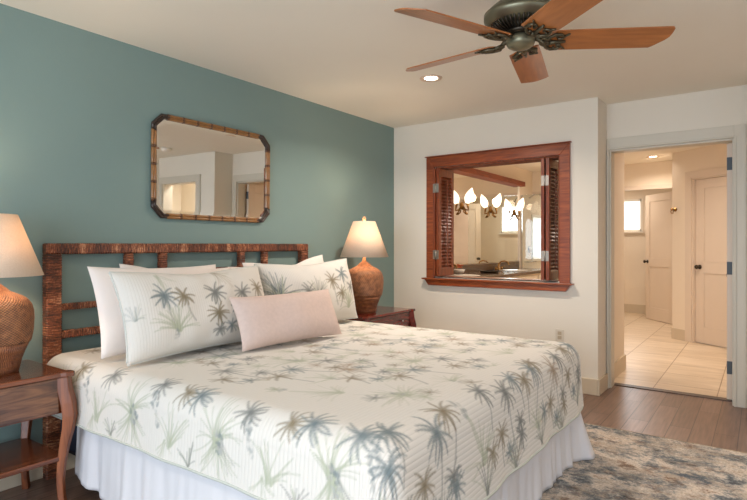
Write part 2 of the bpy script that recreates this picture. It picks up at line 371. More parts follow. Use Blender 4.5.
# ------------------------------------------------------------------ the room
struct('floor', MB().box(-0.12, 5.4, -6.6, 0.50, -0.1, 0), FLOORM, 'brown wood plank floor of the bedroom', 'floor')
struct('floor_bathroom', MB().box(-0.12, 5.4, 0.50, 7.0, -0.1, 0.001), TILEM, 'beige stone tile floor of the bathroom hall', 'floor')
struct('ceiling', MB().box(-0.12, 5.4, -6.6, 7.0, CEIL, CEIL+0.1), CEILM, 'plain off-white ceiling', 'ceiling')
struct('wall_left', MB().box(-0.12, 0, -6.6, 0, 0, CEIL), TEAL, 'teal painted wall behind the bed', 'wall')
WX0, WX1, WZ0, WZ1 = 0.485, 1.683, 0.915, 1.975      # opening of the shuttered window
struct('wall_back', wall_mb('Y', 0, 0.15, -0.12, 1.985, 0, CEIL, [(WX0, WX1, WZ0, WZ1)]), WALLW, 'white wall with the shuttered opening', 'wall')
DX0, DX1, DZ = 2.008, 2.893, 2.03
struct('wall_alcove_side', MB().box(1.86, 1.985, 0.15, 0.42, 0, CEIL), WALLW, 'short white return wall beside the doorway', 'wall')
struct('wall_alcove', wall_mb('Y', 0.30, 0.12, 1.985, 3.0, 0, CEIL, [(DX0, DX1, 0, DZ)]), WALLW, 'white wall around the bathroom doorway', 'wall')
struct('wall_return', MB().box(3.0, 3.12, 0, 0.42, 0, CEIL), WALLW, 'white return wall right of the doorway', 'wall')
EX0, EX1 = 3.40, 4.22
struct('wall_front_right', wall_mb('Y', 0, 0.15, 3.12, 5.3, 0, CEIL, [(EX0, EX1, 0, DZ)]), WALLW, 'white wall with a second doorway seen in the mirror', 'wall')
struct('wall_right', wall_mb('X', 5.25, 0.12, -6.6, 1.2, 0, CEIL, [(-4.7, -2.5, 0.6, 2.1)]), WALLW, 'white wall on the right of the room', 'wall')
struct('wall_rear', wall_mb('Y', -6.6, 0.12, -0.12, 5.4, 0, CEIL, [(0.65, 3.95, 0.05, 2.2)]), WALLW, 'white wall behind the camera', 'wall')
# closet behind the second doorway
struct('wall_closet', MB().box(3.12, 5.25, 1.0, 1.1, 0, CEIL), WALLW, 'white closet wall behind the second doorway', 'wall')
area('closet_light', (3.9, 0.6, CEIL-0.03), (0, 0, 0), 0.3, 0.3, 18, (1, .96, .90))
# glazed doors and side window frames (behind the camera)
mb = MB()
for x in (0.65, 1.72, 2.8, 3.87): mb.box(x, x+0.08, -6.57, -6.51, 0.05, 2.2)
mb.box(0.73, 3.87, -6.57, -6.51, 0.05, 0.15); mb.box(0.73, 3.87, -6.57, -6.51, 2.12, 2.2)
struct('window_1', mb, WHITEP, 'white framed glazed doors behind the camera', 'window')
mb = MB()
for y in (-4.7, -3.63, -2.57): mb.box(5.28, 5.33, y, y+0.07, 0.6, 2.1)
mb.box(5.28, 5.33, -4.63, -2.57, 0.6, 0.67); mb.box(5.28, 5.33, -4.63, -2.57, 2.03, 2.1)
struct('window_2', mb, WHITEP, 'white framed window on the right wall', 'window')
# baseboards
BB = 0.13
def base(name, *boxes, label=None):
    mb = MB()
    for b in boxes: mb.box(*b, 0, BB)
    struct(name, mb, BASEM, label or 'tan painted baseboard', 'baseboard', bevel=0.004)
base('baseboard_left', (0, 0.015, -6.48, -0.0))
base('baseboard_back', (0.015, 1.985, -0.016, 0))
base('baseboard_alcove_side', (1.985, 2.001, -0.016, 0.285))
base('baseboard_return', (2.984, 3.0, -0.016, 0.285), (2.984, 3.30, -0.016, 0.0))
base('baseboard_right', (5.234, 5.25, -6.48, -0.02))
# main door casing
mb = MB()
mb.box(1.987, DX0, 0.283, 0.30, 0, DZ+0.095); mb.box(DX1, DX1+0.075, 0.283, 0.30, 0, DZ+0.095); mb.box(DX0, DX1, 0.283, 0.30, DZ, DZ+0.095)
mb.box(DX0-0.014, DX0, 0.275, 0.283, 0, DZ+0.014); mb.box(DX1, DX1+0.014, 0.275, 0.283, 0, DZ+0.014); mb.box(DX0, DX1, 0.275, 0.283, DZ, DZ+0.014)
mb.box(DX0, DX0+0.012, 0.30, 0.43, 0, DZ); mb.box(DX1-0.012, DX1, 0.30, 0.43, 0, DZ); mb.box(DX0+0.015, DX1-0.012, 0.30, 0.43, DZ-0.015, DZ)
struct('trim_1', mb, CASEM, 'grey-beige casing around the bathroom doorway', 'trim', bevel=0.002)
struct('trim_2', MB().box(DX0, DX1, 0.42, 0.50, 0, 0.006), simple('threshold_dark', srgb(70, 52, 42), 0.4), 'dark threshold strip under the bathroom doorway', 'trim')
# second doorway casing
mb = MB()
mb.box(EX0-0.10, EX0, -0.018, 0, 0, DZ+0.1); mb.box(EX1, EX1+0.10, -0.018, 0, 0, DZ+0.1); mb.box(EX0, EX1, -0.018, 0, DZ, DZ+0.1)
mb.box(EX0, EX0+0.015, 0, 0.15, 0, DZ); mb.box(EX1-0.015, EX1, 0, 0.15, 0, DZ)
struct('trim_3', mb, CASEM, 'casing around the second doorway seen in the mirror', 'trim', bevel=0.002)

# ------------------------------------------------------------------ bathroom shell
struct('wall_bath_left', MB().box(-0.12, 0, 0.15, 7.0, 0, CEIL), BATHW, 'cream bathroom wall behind the vanity', 'wall')
struct('wall_bath_stub', MB().box(1.86, 1.96, 0.42, 1.15, 0, CEIL), BATHW, 'short cream wall inside the doorway', 'wall')
FY = 5.95
struct('wall_bath_far', wall_mb('Y', FY, 0.12, 0, 5.3, 0, CEIL, [(0.82, 1.30, 1.50, 2.0)]), BATHW, 'cream far bathroom wall with a small window', 'wall')
struct('wall_bath_right', MB().box(3.0, 3.12, 0.42, 2.62, 0, CEIL), BATHW, 'cream hall wall on the right', 'wall')
# angled wall with closet door
P0, P1 = Vector((2.11, 3.39)), Vector((3.12, 2.62))
dv = (P1-P0).normalized(); nv = Vector((-dv.y, dv.x))      # nv points away from the camera
Lw = (P1-P0).length
def MA(ox=0): # frame along the angled wall: local x along, y away
    return Matrix(((dv.x, nv.x, 0, P0.x), (dv.y, nv.y, 0, P0.y), (0, 0, 1, 0), (0, 0, 0, 1)))
AM = MA()
d0, d1 = 0.30, 1.00
mb = MB(); mb.box(0, d0, 0, 0.12, 0, CEIL, M=AM); mb.box(d1, Lw, 0, 0.12, 0, CEIL, M=AM); mb.box(d0, d1, 0, 0.12, 2.05, CEIL, M=AM)
struct('wall_bath_angled', mb, BATHW, 'angled cream wall with the closet door', 'wall')
mb = MB()
mb.box(d0-0.09, d0, -0.018, 0, 0, 2.14, M=AM); mb.box(d1, d1+0.09, -0.018, 0, 0, 2.14, M=AM); mb.box(d0, d1, -0.018, 0, 2.05, 2.14, M=AM)
mb.box(d0, d0+0.015, 0, 0.12, 0, 2.05, M=AM); mb.box(d1-0.015, d1, 0, 0.12, 0, 2.05, M=AM); mb.box(d0+0.015, d1-0.015, 0, 0.12, 2.035, 2.05, M=AM)
struct('trim_4', mb, DOORM, 'painted casing around the closet door', 'trim', bevel=0.002)
mb = MB(); mb.box(2.12, 2.2, 3.48, 5.95, 0, CEIL); mb.box(2.02, 2.12, 4.66, 4.74, 0, CEIL)
struct('wall_bath_inner', mb, BATHW, 'cream inner wall behind the open hall door', 'wall')
struct('wall_bath_header', MB().box(0, 2.12, 4.10, 4.22, 2.06, CEIL), BATHW, 'cream header over the passage to the far room', 'wall')
struct('trim_5', MB().box(0, 2.12, 4.085, 4.10, 2.03, 2.09), DOORM, 'pale trim board under the passage header', 'trim')
mb = MB(); mb.box(0.0, 2.03, FY-0.016, FY, 0, 0.16); struct('baseboard_bath_far', mb, BASEM, 'tan tile baseboard on the far bathroom wall', 'baseboard')
mb = MB(); mb.box(1.96, 1.975, 0.43, 1.15, 0, 0.14); mb.box(1.86, 1.975, 1.15, 1.165, 0, 0.14); struct('baseboard_bath_stub', mb, BASEM, 'tan baseboard on the wall inside the doorway', 'baseboard')
mb = MB(); mb.box(0, d0-0.09, -0.014, 0, 0, 0.14, M=AM); struct('baseboard_bath_angled', mb, BASEM, 'short tan baseboard beside the closet casing', 'baseboard')
# small far window
wf = struct('window_3', MB().box(0.80, 1.32, FY-0.02, FY, 1.46, 1.50).box(0.80, 1.32, FY-0.02, FY, 2.0, 2.04).box(0.78, 0.82, FY-0.02, FY, 1.46, 2.04).box(1.30, 1.34, FY-0.02, FY, 1.46, 2.04)
    .box(0.76, 1.36, FY-0.06, FY, 1.44, 1.46), WHITEP, 'small high white framed window in the far bathroom wall', 'window')
MB().box(0.82, 1.30, FY+0.05, FY+0.056, 1.50, 2.0).build('pane', PANE, wf)
area('daylight_far_window', (1.06, FY+0.03, 1.75), (-PI/2, 0, 0), 0.45, 0.45, 5, (0.9, 0.95, 1))

def panel_door(name, M, w, h, label, knob_side=1, knob_both=True, th=0.04):
    """two panel door, local x 0..w from hinge, y 0..th"""
    mb = MB(); st = 0.115
    mb.box(0, st, 0, th, 0, h, M=M); mb.box(w-st, w, 0, th, 0, h, M=M)
    mb.box(st, w-st, 0, th, 0, 0.20, M=M); mb.box(st, w-st, 0, th, h-st, h, M=M); mb.box(st, w-st, 0, th, 0.86, 1.0, M=M)
    mb.box(st, w-st, 0.010, th-0.010, 0.20, 0.86, M=M); mb.box(st, w-st, 0.010, th-0.010, 1.0, h-st, M=M)
    o = struct(name, mb, DOORM, label, 'door', bevel=0.003)
    for s, y0 in ((-1, 0), (1, th)):
        k = MB(); R = M @ Matrix.Translation((w-0.06, y0, 0.94)) @ Matrix.Rotation(s*-PI/2, 4, 'X')
        k.lathe([(0.028, 0), (0.028, 0.006), (0.011, 0.01), (0.011, 0.035), (0.024, 0.042), (0.028, 0.052), (0.022, 0.064), (0, 0.068)], 20, M=R)
        tag(k.build('knob', DARKBR, o), 'dark bronze door knob')
    return o
def frame2(px, py, ang, z=0.008):
    return Matrix.Translation((px, py, z)) @ Matrix.Rotation(ang, 4, 'Z')
# closet door (in the angled wall)
panel_door('door_1', AM @ Matrix.Translation((d1-0.017, 0.08, 0.008)) @ Matrix.Rotation(PI, 4, 'Z'), d1-d0-0.034, 2.025, 'closed two-panel closet door with dark knob in the angled wall')
# far open door
ang2 = math.atan2(5.37-4.77, 1.47-1.96)
D2 = frame2(2.0, 4.74, ang2)
do = panel_door('door_2', D2, 0.76, 2.03, 'half open two-panel door at the far end of the hall')
for z in (0.22, 1.05, 1.82):
    h = MB(); h.box(-0.02, 0.014, -0.012, 0.0, z, z+0.09, M=D2); tag(h.build('hinge', DARKBR, do), 'dark hinge')
# bedroom door, swung open into the hall, seen edge on
D3 = frame2(2.878, 0.452, math.radians(87.6))
do = panel_door('door_3', D3, 0.80, 2.01, 'bathroom door swung wide open, seen edge on', th=0.040)
for z in (0.20, 0.98, 1.80):
    h = MB(); h.box(-0.003, 0.0, 0.004, 0.038, z, z+0.10, M=D3); h.tube([D3 @ Vector((-0.004, -0.002, z)), D3 @ Vector((-0.004, -0.002, z+0.10))], 0.006)
    tag(h.build('hinge', GREYH, do), 'grey steel hinge')
# second doorway door leaf (mirror)
D4 = frame2(3.42, 0.17, math.radians(60))
panel_door('door_4', D4, 0.74, 2.02, 'open door in the second doorway, seen in the mirror')

# ------------------------------------------------------------------ shuttered opening
t = MB()
cw = 0.086; cz = 0.098
FXM = Matrix(((1,0,0,0),(0,0,-1,0),(0,1,0,0),(0,0,0,1)))
t.prism([(WX0-cw, 0.87), (WX0, 0.87), (WX0, WZ1), (WX0-cw, WZ1+cz)], 0, 0.03, M=FXM); t.prism([(WX1, 0.87), (WX1+cw, 0.87), (WX1+cw, WZ1+cz), (WX1, WZ1)], 0, 0.03, M=FXM)
t.prism([(WX0-cw, WZ1+cz), (WX0, WZ1), (WX1, WZ1), (WX1+cw, WZ1+cz)], 0, 0.03, M=FXM)
t.box(WX0-cw-0.012, WX1+cw+0.012, -0.045, -0.0, WZ1+cz, WZ1+cz+0.008)
o = struct('trim_6', t, MAHOGX, 'mahogany frame around the shuttered wall opening', 'window frame', bevel=0.004)
j = MB(); j.box(WX0, WX0+0.015, 0, 0.16, WZ0, WZ1); j.box(WX1-0.015, WX1, 0, 0.16, WZ0, WZ1); j.box(WX0+0.015, WX1-0.015, 0, 0.16, WZ1-0.015, WZ1)
j.build('jamb_lining', MATWD, o)
s_ = MB(); s_.box(WX0-cw-0.03, WX1+cw+0.03, -0.075, 0, 0.888, 0.902); s_.box(WX0+0.015, WX1-0.015, 0, 0.17, 0.902, 0.917)
s_.box(WX0, WX1, 0, 0.17, 0.885, 0.902)
ap = Matrix(((1,0,0,0),(0,0,-1,0),(0,1,0,0),(0,0,0,1)))
s_.prism([(WX0-cw-0.01, 0.888), (WX0-cw+0.03, 0.832), (WX1+cw-0.03, 0.832), (WX1+cw+0.01, 0.888)], 0, 0.05, M=ap)
s_.build('sill', MAHOGX, o, bevel=0.003)
def shutter_panel(M, w, h, parent):
    """louvered leaf: local x 0..w, y 0..th, z 0..h"""
    th = 0.026; st = 0.045
    mb = MB(); mb.box(0, st, 0, th, 0, h, M=M); mb.box(w-st, w, 0, th, 0, h, M=M)
    mb.box(st, w-st, 0, th, 0, 0.07, M=M); mb.box(st, w-st, 0, th, h-0.07, h, M=M)
    n = 27; dz = (h-0.14)/n
    for i in range(n):
        z = 0.07+dz*(i+0.5); R = M @ Matrix.Translation((0, th/2, z)) @ Matrix.Rotation(math.radians(52), 4, 'X')
        mb.box(st-0.002, w-st+0.002, -0.021, 0.021, -0.0028, 0.0028, M=R)
    mb.box(w/2-0.005, w/2+0.005, -0.014, -0.006, 0.1, h-0.1, M=M)
    return mb.build('shutter_panel', MAHOG, parent)
SH = WZ1-WZ0-0.035
def shutter(x_a, x_b, angs, label, outer):
    r = thing('bifold_shutter', (x_a, 0.0, WZ0+0.006), label, 'shutter', None)
    for x, a in ((x_a, angs[0]), (x_b, angs[1])):
        M = Matrix.Translation((x, -0.085, WZ0+0.008)) @ Matrix.Rotation(math.radians(a), 4, 'Z')
        shutter_panel(M, 0.285, SH, r)
    xm = (x_a+x_b)/2
    for z in (WZ0+0.17, WZ0+SH-0.22):
        h = MB(); lo, hi = min(x_a, x_b)-0.024, max(x_a, x_b)-0.002
        h.box(lo, xm-0.016, -0.088, -0.085, z, z+0.085); h.box(xm-0.010, hi, -0.088, -0.085, z, z+0.085)
        h.tube([(xm-0.013, -0.090, z-0.004), (xm-0.013, -0.090, z+0.089)], 0.005)
        tag(h.build('hinge', HINGE, r), 'silver butt hinge')
    return r
shutter(0.530, 0.570, (90, 88), 'left mahogany louvered bifold shutter folded back in the wall opening', -1)
shutter(1.574, 1.616, (90, 90), 'right mahogany louvered bifold shutter folded back in the wall opening', 1)

# outlet
ot = thing('wall_outlet', (1.68, 0, 0.40), 'small beige wall outlet low on the white wall behind the bed', 'outlet')
MB().box(1.645, 1.715, -0.006, 0, 0.395, 0.51).build('cover_plate', PLATE, ot, bevel=0.002)
k = MB()
for z in (0.425, 0.462): k.box(1.664, 1.696, -0.009, -0.006, z, z+0.03)
tag(k.build('socket', simple('outlet_socket', srgb(186, 170, 146), 0.5), ot), 'slightly darker beige socket faces')

# ------------------------------------------------------------------ bathroom contents
vy0, vy1 = 0.18, 3.46
van = thing('vanity', (0.28, 1.6, 0), 'cream bathroom vanity with brown granite top seen through the opening', 'vanity')
MB().box(0.004, 0.54, vy0, vy1, 0.09, 0.83).box(0.0, 0.48, vy0, vy1, 0, 0.09).build('cabinet', VANWD, van)
MB().box(0.004, 0.57, vy0-0.0, vy1+0.01, 0.83, 0.87).build('countertop', GRANITE, van, bevel=0.006)
MB().box(0.004, 0.02, vy0, vy1, 0.87, 0.965).build('backsplash', GRANITE, van)
for i in range(5):
    a = vy0+0.03+i*0.645
    dr = MB().box(0.54, 0.558, a, a+0.55, 0.12, 0.80).build('cabinet_door', VANWD, van, bevel=0.003)
    k = MB(); k.lathe([(0.006, 0), (0.006, 0.02), (0.014, 0.024), (0.0, 0.032)], 12, M=Matrix.Translation((0.558, a+0.48, 0.66)) @ Matrix.Rotation(PI/2, 4, 'Y')); k.build('knob', DARKBR, dr)
for y in (0.95, 2.5):
    k = MB(); k.lathe([(0.19, 0.871), (0.20, 0.878), (0.185, 0.876), (0.15, 0.8725), (0.0, 0.872)], 32, cx=0.30, cy=y); tag(k.build('basin', SHOJI, van), 'white oval basin')
for y, lab in ((0.95, 'brass faucet at the nearer basin'), (2.5, 'brass faucet at the farther basin')):
    k = MB(); k.lathe([(0.026, 0.87), (0.024, 0.885), (0.014, 0.90), (0.013, 0.97), (0.0, 0.975)], 16, cx=0.09, cy=y)
    k.tube([(0.09, y, 0.955), (0.12, y, 0.99), (0.17, y, 1.0), (0.22, y, 0.985), (0.235, y, 0.95)], 0.010)
    for s in (-1, 1):
        k.lathe([(0.02, 0.87), (0.018, 0.90), (0.011, 0.915), (0, 0.917)], 12, cx=0.09, cy=y+s*0.1)
        k.tube([(0.09, y+s*0.1, 0.912), (0.13, y+s*0.115, 0.925)], 0.006)
    tag(k.build('faucet', BRASS), lab, 'faucet', None)
k = MB(); k.box(0.004, 0.012, vy0+0.02, 3.44, 0.975, 2.12)
mt = thing('vanity_mirror', (0.0, 1.6, 0.97), 'large unframed wall mirror above the granite vanity', 'mirror')
k.build('mirror_glass', MIRR, mt)
MB().box(0.0, 0.026, 3.44, 3.475, 0.97, 2.12).build('edge_trim', WHITEP, mt)
tag(MB().box(0.0, 0.10, vy0, 3.5, 2.12, 2.19).build('beam', MATWD), 'thin reddish wood valance running above the vanity mirror', 'beam')
SC = []
def sconce(y, lab):
    z0 = 1.69
    r = thing('wall_sconce', (0.012, y, z0), lab, 'sconce', 'tulip sconces on the vanity mirror')
    k = MB(); R = Matrix.Translation((0.012, y, z0+0.02)) @ Matrix.Rotation(PI/2, 4, 'Y')
    k.lathe([(0.05, 0), (0.048, 0.012), (0.03, 0.02), (0.0, 0.024)], 20, M=R)
    k.tube([(0.02, y, z0+0.02), (0.06, y, z0-0.03), (0.10, y, z0-0.035), (0.095, y, z0+0.0), (0.085, y, z0+0.055)], [0.012, 0.011, 0.010, 0.012, 0.018])
    k.tube([(0.035, y, z0+0.0), (0.05, y+0.03, z0-0.06), (0.08, y+0.01, z0-0.085)], [0.009, 0.008, 0.012])
    k.tube([(0.035, y, z0+0.0), (0.05, y-0.03, z0-0.06), (0.08, y-0.01, z0-0.085)], [0.009, 0.008, 0.012])
    k.build('bracket', BRASS, r)
    s = MB(); R = Matrix.Translation((0.082, y, z0+0.05)) @ Matrix.Rotation(math.radians(20), 4, 'Y')
    s.lathe([(0.020, 0), (0.040, 0.025), (0.052, 0.06), (0.052, 0.09), (0.040, 0.135), (0.022, 0.17), (0.007, 0.195), (0, 0.20)], 24, M=R)
    tag(s.build('glass_shade', TULIP, r), 'lit white tulip glass')
    point('sconce_bulb', (0.30, y, z0+0.2), P_BATH, WARM, 0.06)
sconce(1.52, 'nearest glowing white tulip sconce, leftmost through the shutters')
sconce(2.40, 'middle of the three glowing white tulip sconces')
sconce(3.27, 'farthest glowing white tulip sconce beside the mirror edge')
# flowers on the counter
fl = thing('flower_bowl', (0.12, 1.22, 0.87), 'small bowl of coral flowers on the counter by the left shutter', 'flowers')
MB().lathe([(0.03, 0.87), (0.06, 0.89), (0.075, 0.93), (0.07, 0.93), (0.05, 0.895), (0, 0.885)], 24, cx=0.12, cy=1.22).build('bowl', SHOJI, fl)
k = MB()
for i in range(16):
    a = random.uniform(0, 2*PI); rr = random.uniform(0, 0.06); cxx, cyy, cz = 0.12+rr*math.cos(a), 1.22+rr*math.sin(a), 0.945+random.uniform(0, 0.035)
    R = Matrix.Translation((cxx, cyy, cz)) @ Matrix.Rotation(random.uniform(-.5, .5), 4, 'X')
    for q in range(5):
        R2 = R @ Matrix.Rotation(q*2*PI/5, 4, 'Z') @ Matrix.Rotation(-0.5, 4, 'Y')
        k.add([(0, 0, 0), (0.012, -0.008, 0), (0.022, 0, 0.004), (0.012, 0.008, 0), (0.012, 0, -0.004)], [(0, 1, 2, 3), (0, 4, 1), (1, 4, 2), (2, 4, 3), (3, 4, 0)], M=R2)
k.build('blossoms', PETAL, fl)
# vanity tray
tr = MB().lathe([(0.0, 0.872), (0.11, 0.872), (0.13, 0.895), (0.122, 0.895), (0.105, 0.88), (0, 0.88)], 28, cx=0.28, cy=1.75)
tag(tr.build('vanity_tray', DARKBR), 'dark round tray lying on the granite counter', 'tray')
# shower
sh = thing('shower_screen', (0.45, 3.58, 0), 'clear glass shower screen beyond the vanity', 'shower screen')
MB().box(0.02, 0.92, 3.575, 3.585, 0.06, 2.0).build('glass_panel', GLASS, sh)
MB().box(0.0, 0.02, 3.57, 3.59, 0.06, 2.0).box(0.0, 0.93, 3.565, 3.595, 0, 0.06).build('frame', CHROME, sh)
k = MB(); k.tube([(0.0, 3.95, 1.98), (0.08, 3.95, 2.03), (0.16, 3.95, 2.03), (0.24, 3.95, 1.98), (0.27, 3.95, 1.93)], 0.011)
k.lathe([(0.015, 0.0), (0.02, -0.02), (0.055, -0.04), (0.055, -0.05), (0, -0.05)], 20, M=Matrix.Translation((0.27, 3.95, 1.93)) @ Matrix.Rotation(math.radians(-20), 4, 'Y'))
shw = thing('shower', (0, 3.95, 0.95), 'chrome shower with head on a curved arm, valve and grab bar', 'shower')
k.build('shower_head', CHROME, shw)
k = MB(); k.lathe([(0.06, 0), (0.06, 0.01), (0.03, 0.02), (0.02, 0.05), (0, 0.055)], 20, M=Matrix.Translation((0, 3.95, 1.15)) @ Matrix.Rotation(PI/2, 4, 'Y'))
k.tube([(0.05, 3.95, 1.15), (0.06, 3.95, 1.05)], 0.008); k.tube([(0.05, 3.75, 0.95), (0.05, 4.15, 0.95)], 0.009); k.tube([(0, 3.76, 0.95), (0.05, 3.76, 0.95)], 0.008); k.tube([(0, 4.14, 0.95), (0.05, 4.14, 0.95)], 0.008)
k.build('shower_valve', CHROME, shw)
w4 = struct('window_4', MB().box(0, 0.02, 4.05, 4.09, 0.95, 1.72).box(0, 0.02, 4.61, 4.65, 0.95, 1.72).box(0, 0.02, 4.09, 4.61, 0.95, 0.99).box(0, 0.02, 4.09, 4.61, 1.68, 1.72), WHITEP, 'white framed bright window inside the shower', 'window')
MB().box(0.002, 0.006, 4.09, 4.61, 0.99, 1.68).build('pane', emit('obscured_window_pane', (0.92, 0.93, 0.92), 0.34), w4)
# towel hook on the end of the angled wall
hk = MB(); M = AM @ Matrix.Translation((0.05, 0, 1.68)) @ Matrix.Rotation(PI/2, 4, 'X')
hk.lathe([(0.026, 0), (0.026, 0.006), (0.01, 0.012), (0.01, 0.045), (0.016, 0.052), (0.02, 0.065), (0, 0.072)], 18, M=M)
hk.tube([AM @ Vector((0.05, -0.03, 1.68)), AM @ Vector((0.05, -0.04, 1.63)), AM @ Vector((0.05, -0.07, 1.63)), AM @ Vector((0.05, -0.08, 1.66))], 0.005)
tag(hk.build('robe_hook', BRASS), 'brass robe hook on the wall left of the closet door', 'hook')

# recessed lights
def downlight(x, y, lab, power, spot=True):
    r = thing('recessed_light', (x, y, CEIL), lab, 'ceiling light')
    k = MB(); k.lathe([(0.052, CEIL-0.002), (0.060, CEIL-0.007), (0.078, CEIL-0.007), (0.082, CEIL-0.001), (0.052, CEIL-0.001)], 40, cx=x, cy=y); k.build('trim_ring', simple('downlight_ring', srgb(222, 196, 172), 0.4), r)
    k = MB(); k.lathe([(0.0, CEIL-0.0045), (0.035, CEIL-0.004), (0.051, CEIL-0.0015)], 32, cx=x, cy=y); tag(k.build('lens', BULBM, r), 'glowing white lens')
    area('downlight_beam', (x, y, CEIL-0.02), (0, 0, 0), 0.09, 0.09, power, SOFT, 'DISK', math.radians(150))
downlight(1.135, -1.226, 'recessed ceiling light glowing left of the fan, over the bed', P_DOWN)
downlight(1.86, 3.54, 'recessed ceiling light in the hall beyond the doorway', P_HALL*0.6)
downlight(2.35, 1.9, 'unseen ceiling light added to brighten the hall just inside the doorway', P_HALL)  # extra fill lamp for the hall, hidden above the door header
downlight(1.0, 1.5, 'unseen ceiling light added to brighten the bathroom', P_HALL*0.7)  # added lamp, out of view, lights the bathroom behind the shutters
downlight(1.0, 5.1, 'unseen ceiling light added to brighten the far room', P_HALL*0.6)  # unseen lamp put in to light the room past the header
downlight(2.9, -4.9, 'recessed ceiling light behind the camera', P_DOWN)
downlight(4.2, -1.6, 'recessed ceiling light at the right of the room', P_DOWN*0.35)
sd = MB().lathe([(0.0, CEIL-0.045), (0.05, CEIL-0.045), (0.062, CEIL-0.03), (0.068, CEIL-0.0), ], 32, cx=3.35, cy=-0.5)
tag(sd.build('smoke_detector', WHITEP), 'round white smoke detector on the ceiling, seen in the mirror', 'smoke detector')

# ------------------------------------------------------------------ rug
rg = thing('area_rug', (2.25, -2.1, 0), 'distressed grey and beige area rug at the foot of the bed', 'rug')
MB().box(0.80, 3.75, -4.3, -0.80, 0.0, 0.011).build('pile', RUGM, rg, bevel=0.004)
b_ = MB(); b_.tube([(0.80, -0.80, 0.006), (3.75, -0.80, 0.006)], 0.006); b_.tube([(3.75, -4.3, 0.006), (3.75, -0.80, 0.006)], 0.006)
tag(b_.build('bound_edge', simple('rug_binding', srgb(150, 128, 100), 0.9), rg), 'tan bound edge')

# ------------------------------------------------------------------ octagonal mirror
my0, my1, mz0, mz1 = -2.722, -1.745, 1.385, 2.045
mc = Vector((0.0, (my0+my1)/2, (mz0+mz1)/2))
mr = thing('wall_mirror', mc, 'octagonal bamboo framed mirror hanging over the headboard', 'mirror')
def octo(i, c):   # outline inset by i, corner cut c, in local (y,z)
    hy, hz = (my1-my0)/2-i, (mz1-mz0)/2-i; c = c-i*0.586
    return [(-hy+c, -hz), (hy-c, -hz), (hy, -hz+c), (hy, hz-c), (hy-c, hz), (-hy+c, hz), (-hy, hz-c), (-hy, -hz+c)]
CUT = 0.070
YZ = Matrix(((0,0,1,mc.x),(1,0,0,mc.y),(0,1,0,mc.z),(0,0,0,1)))      # local (y,z,x)
inner = octo(0.055, CUT); outer = octo(0.03, CUT)
gl = MB(); gl.add([(a, b, 0.0155) for a, b in inner], [tuple(range(8))], M=YZ)
vs = [(a, b, 0.0155) for a, b in inner]+[(a, b, 0.0135) for a, b in outer]
gl.add(vs, [(i, 8+i, 8+(i+1) % 8, (i+1) % 8) for i in range(8)], M=YZ)
bk = octo(0.03, CUT); gl.prism(bk, 0.004, 0.0134, M=YZ)
gl.build('bevelled_glass', MIRR, mr)
ctr = octo(0.018, CUT)
for i in range(8):
    a = Vector((*ctr[i], 0.018)); b = Vector((*ctr[(i+1) % 8], 0.018)); L = (b-a).length; dr = (b-a).normalized()
    if i % 2: continue           # corner pieces are built below
    fr = MB(); a2 = a+dr*0.032; b2 = b-dr*0.032; L2 = (b2-a2).length; n = max(3, round(L2/0.105)); 
    for off in (-0.0085, 0.0085):
        prp = Vector((-dr.y, dr.x, 0))*off
        for q in range(n):
            sh_ = 0.3 if off > 0 else 0.0
            p = a2+dr*(L2*q/n)+prp; e = a2+dr*(L2*(q+1)/n)+prp; s1 = p+dr*(L2/n)*0.86
            fr.tube([YZ @ p, YZ @ (p+(s1-p)*0.05), YZ @ (s1-(s1-p)*0.05), YZ @ s1], [0.0085, 0.0098, 0.0098, 0.0090], 10, 0 if (q+(off > 0)) % 1 == 0 else 1)
            fr.tube([YZ @ s1, YZ @ e], [0.0104, 0.0104], 10, 1)
    fr.build('bamboo_bar', [BAMB, BAMBD], mr)
for i in (1, 3, 5, 7):
    a = Vector((*ctr[i], 0.018)); b = Vector((*ctr[(i+1) % 8], 0.018)); p0 = Vector((*ctr[i-1], 0.018)); p3 = Vector((*ctr[(i+2) % 8], 0.018))
    A = a+(p0-a).normalized()*0.036; B = b+(p3-b).normalized()*0.036
    k = MB()
    for off in (-0.009, 0.009):
        def sh(p): return p+(p-Vector((0, 0, 0.018))).normalized()*off
        k.tube([YZ @ sh(A), YZ @ sh(a), YZ @ sh(b), YZ @ sh(B)], 0.0108, 10)
    tag(k.build('corner_wrap', BAMBK, mr), 'dark brown lashed corner')
mr.rotation_euler = (0, math.radians(0.6), math.radians(-0.35)); mr.location.x += 0.004

# ------------------------------------------------------------------ bed
bed = thing('bed', (1.15, -2.345, 0), 'king bed with rattan lattice headboard under the palm print quilt', 'bed')
HY0, HY1, HYc = -3.336, -1.345, -2.341
def rails(segs, axis, th=0.022, mat=RATY):
    mb = MB()
    for y0, y1, z0, z1 in segs:
        # ribbed wrapping: rings along the axis with tiny radius changes
        n = int(((y1-y0) if axis == 'Y' else (z1-z0))/0.0065)
        L0, L1 = (y0, y1) if axis == 'Y' else (z0, z1)
        vs = []; fs = []
        for i in range(n+1):
            t = L0+(L1-L0)*i/n; g = 0.0012*(1 if i % 2 else -1)+0.0012*noise.noise(Vector((t*40, z0*9, y0*7)))
            u0, u1 = ((z0, z1) if axis == 'Y' else (y0, y1)); u0 -= g; u1 += g; x0, x1 = 0.032-th-g, 0.032+th+g; c = 0.006
            ring = [(x0+c, u0), (x1-c, u0), (x1, u0+c), (x1, u1-c), (x1-c, u1), (x0+c, u1), (x0, u1-c), (x0, u0+c)]
            vs += [((x, t, u) if axis == 'Y' else (x, u, t)) for x, u in ring]
        for i in range(n):
            for k in range(8):
                l = (k+1) % 8; fs.append((i*8+k, i*8+l, (i+1)*8+l, (i+1)*8+k))
        fs.append(tuple(range(8))); fs.append(tuple(n*8+k for k in range(8)))
        mb.add(vs, fs)
    return mb
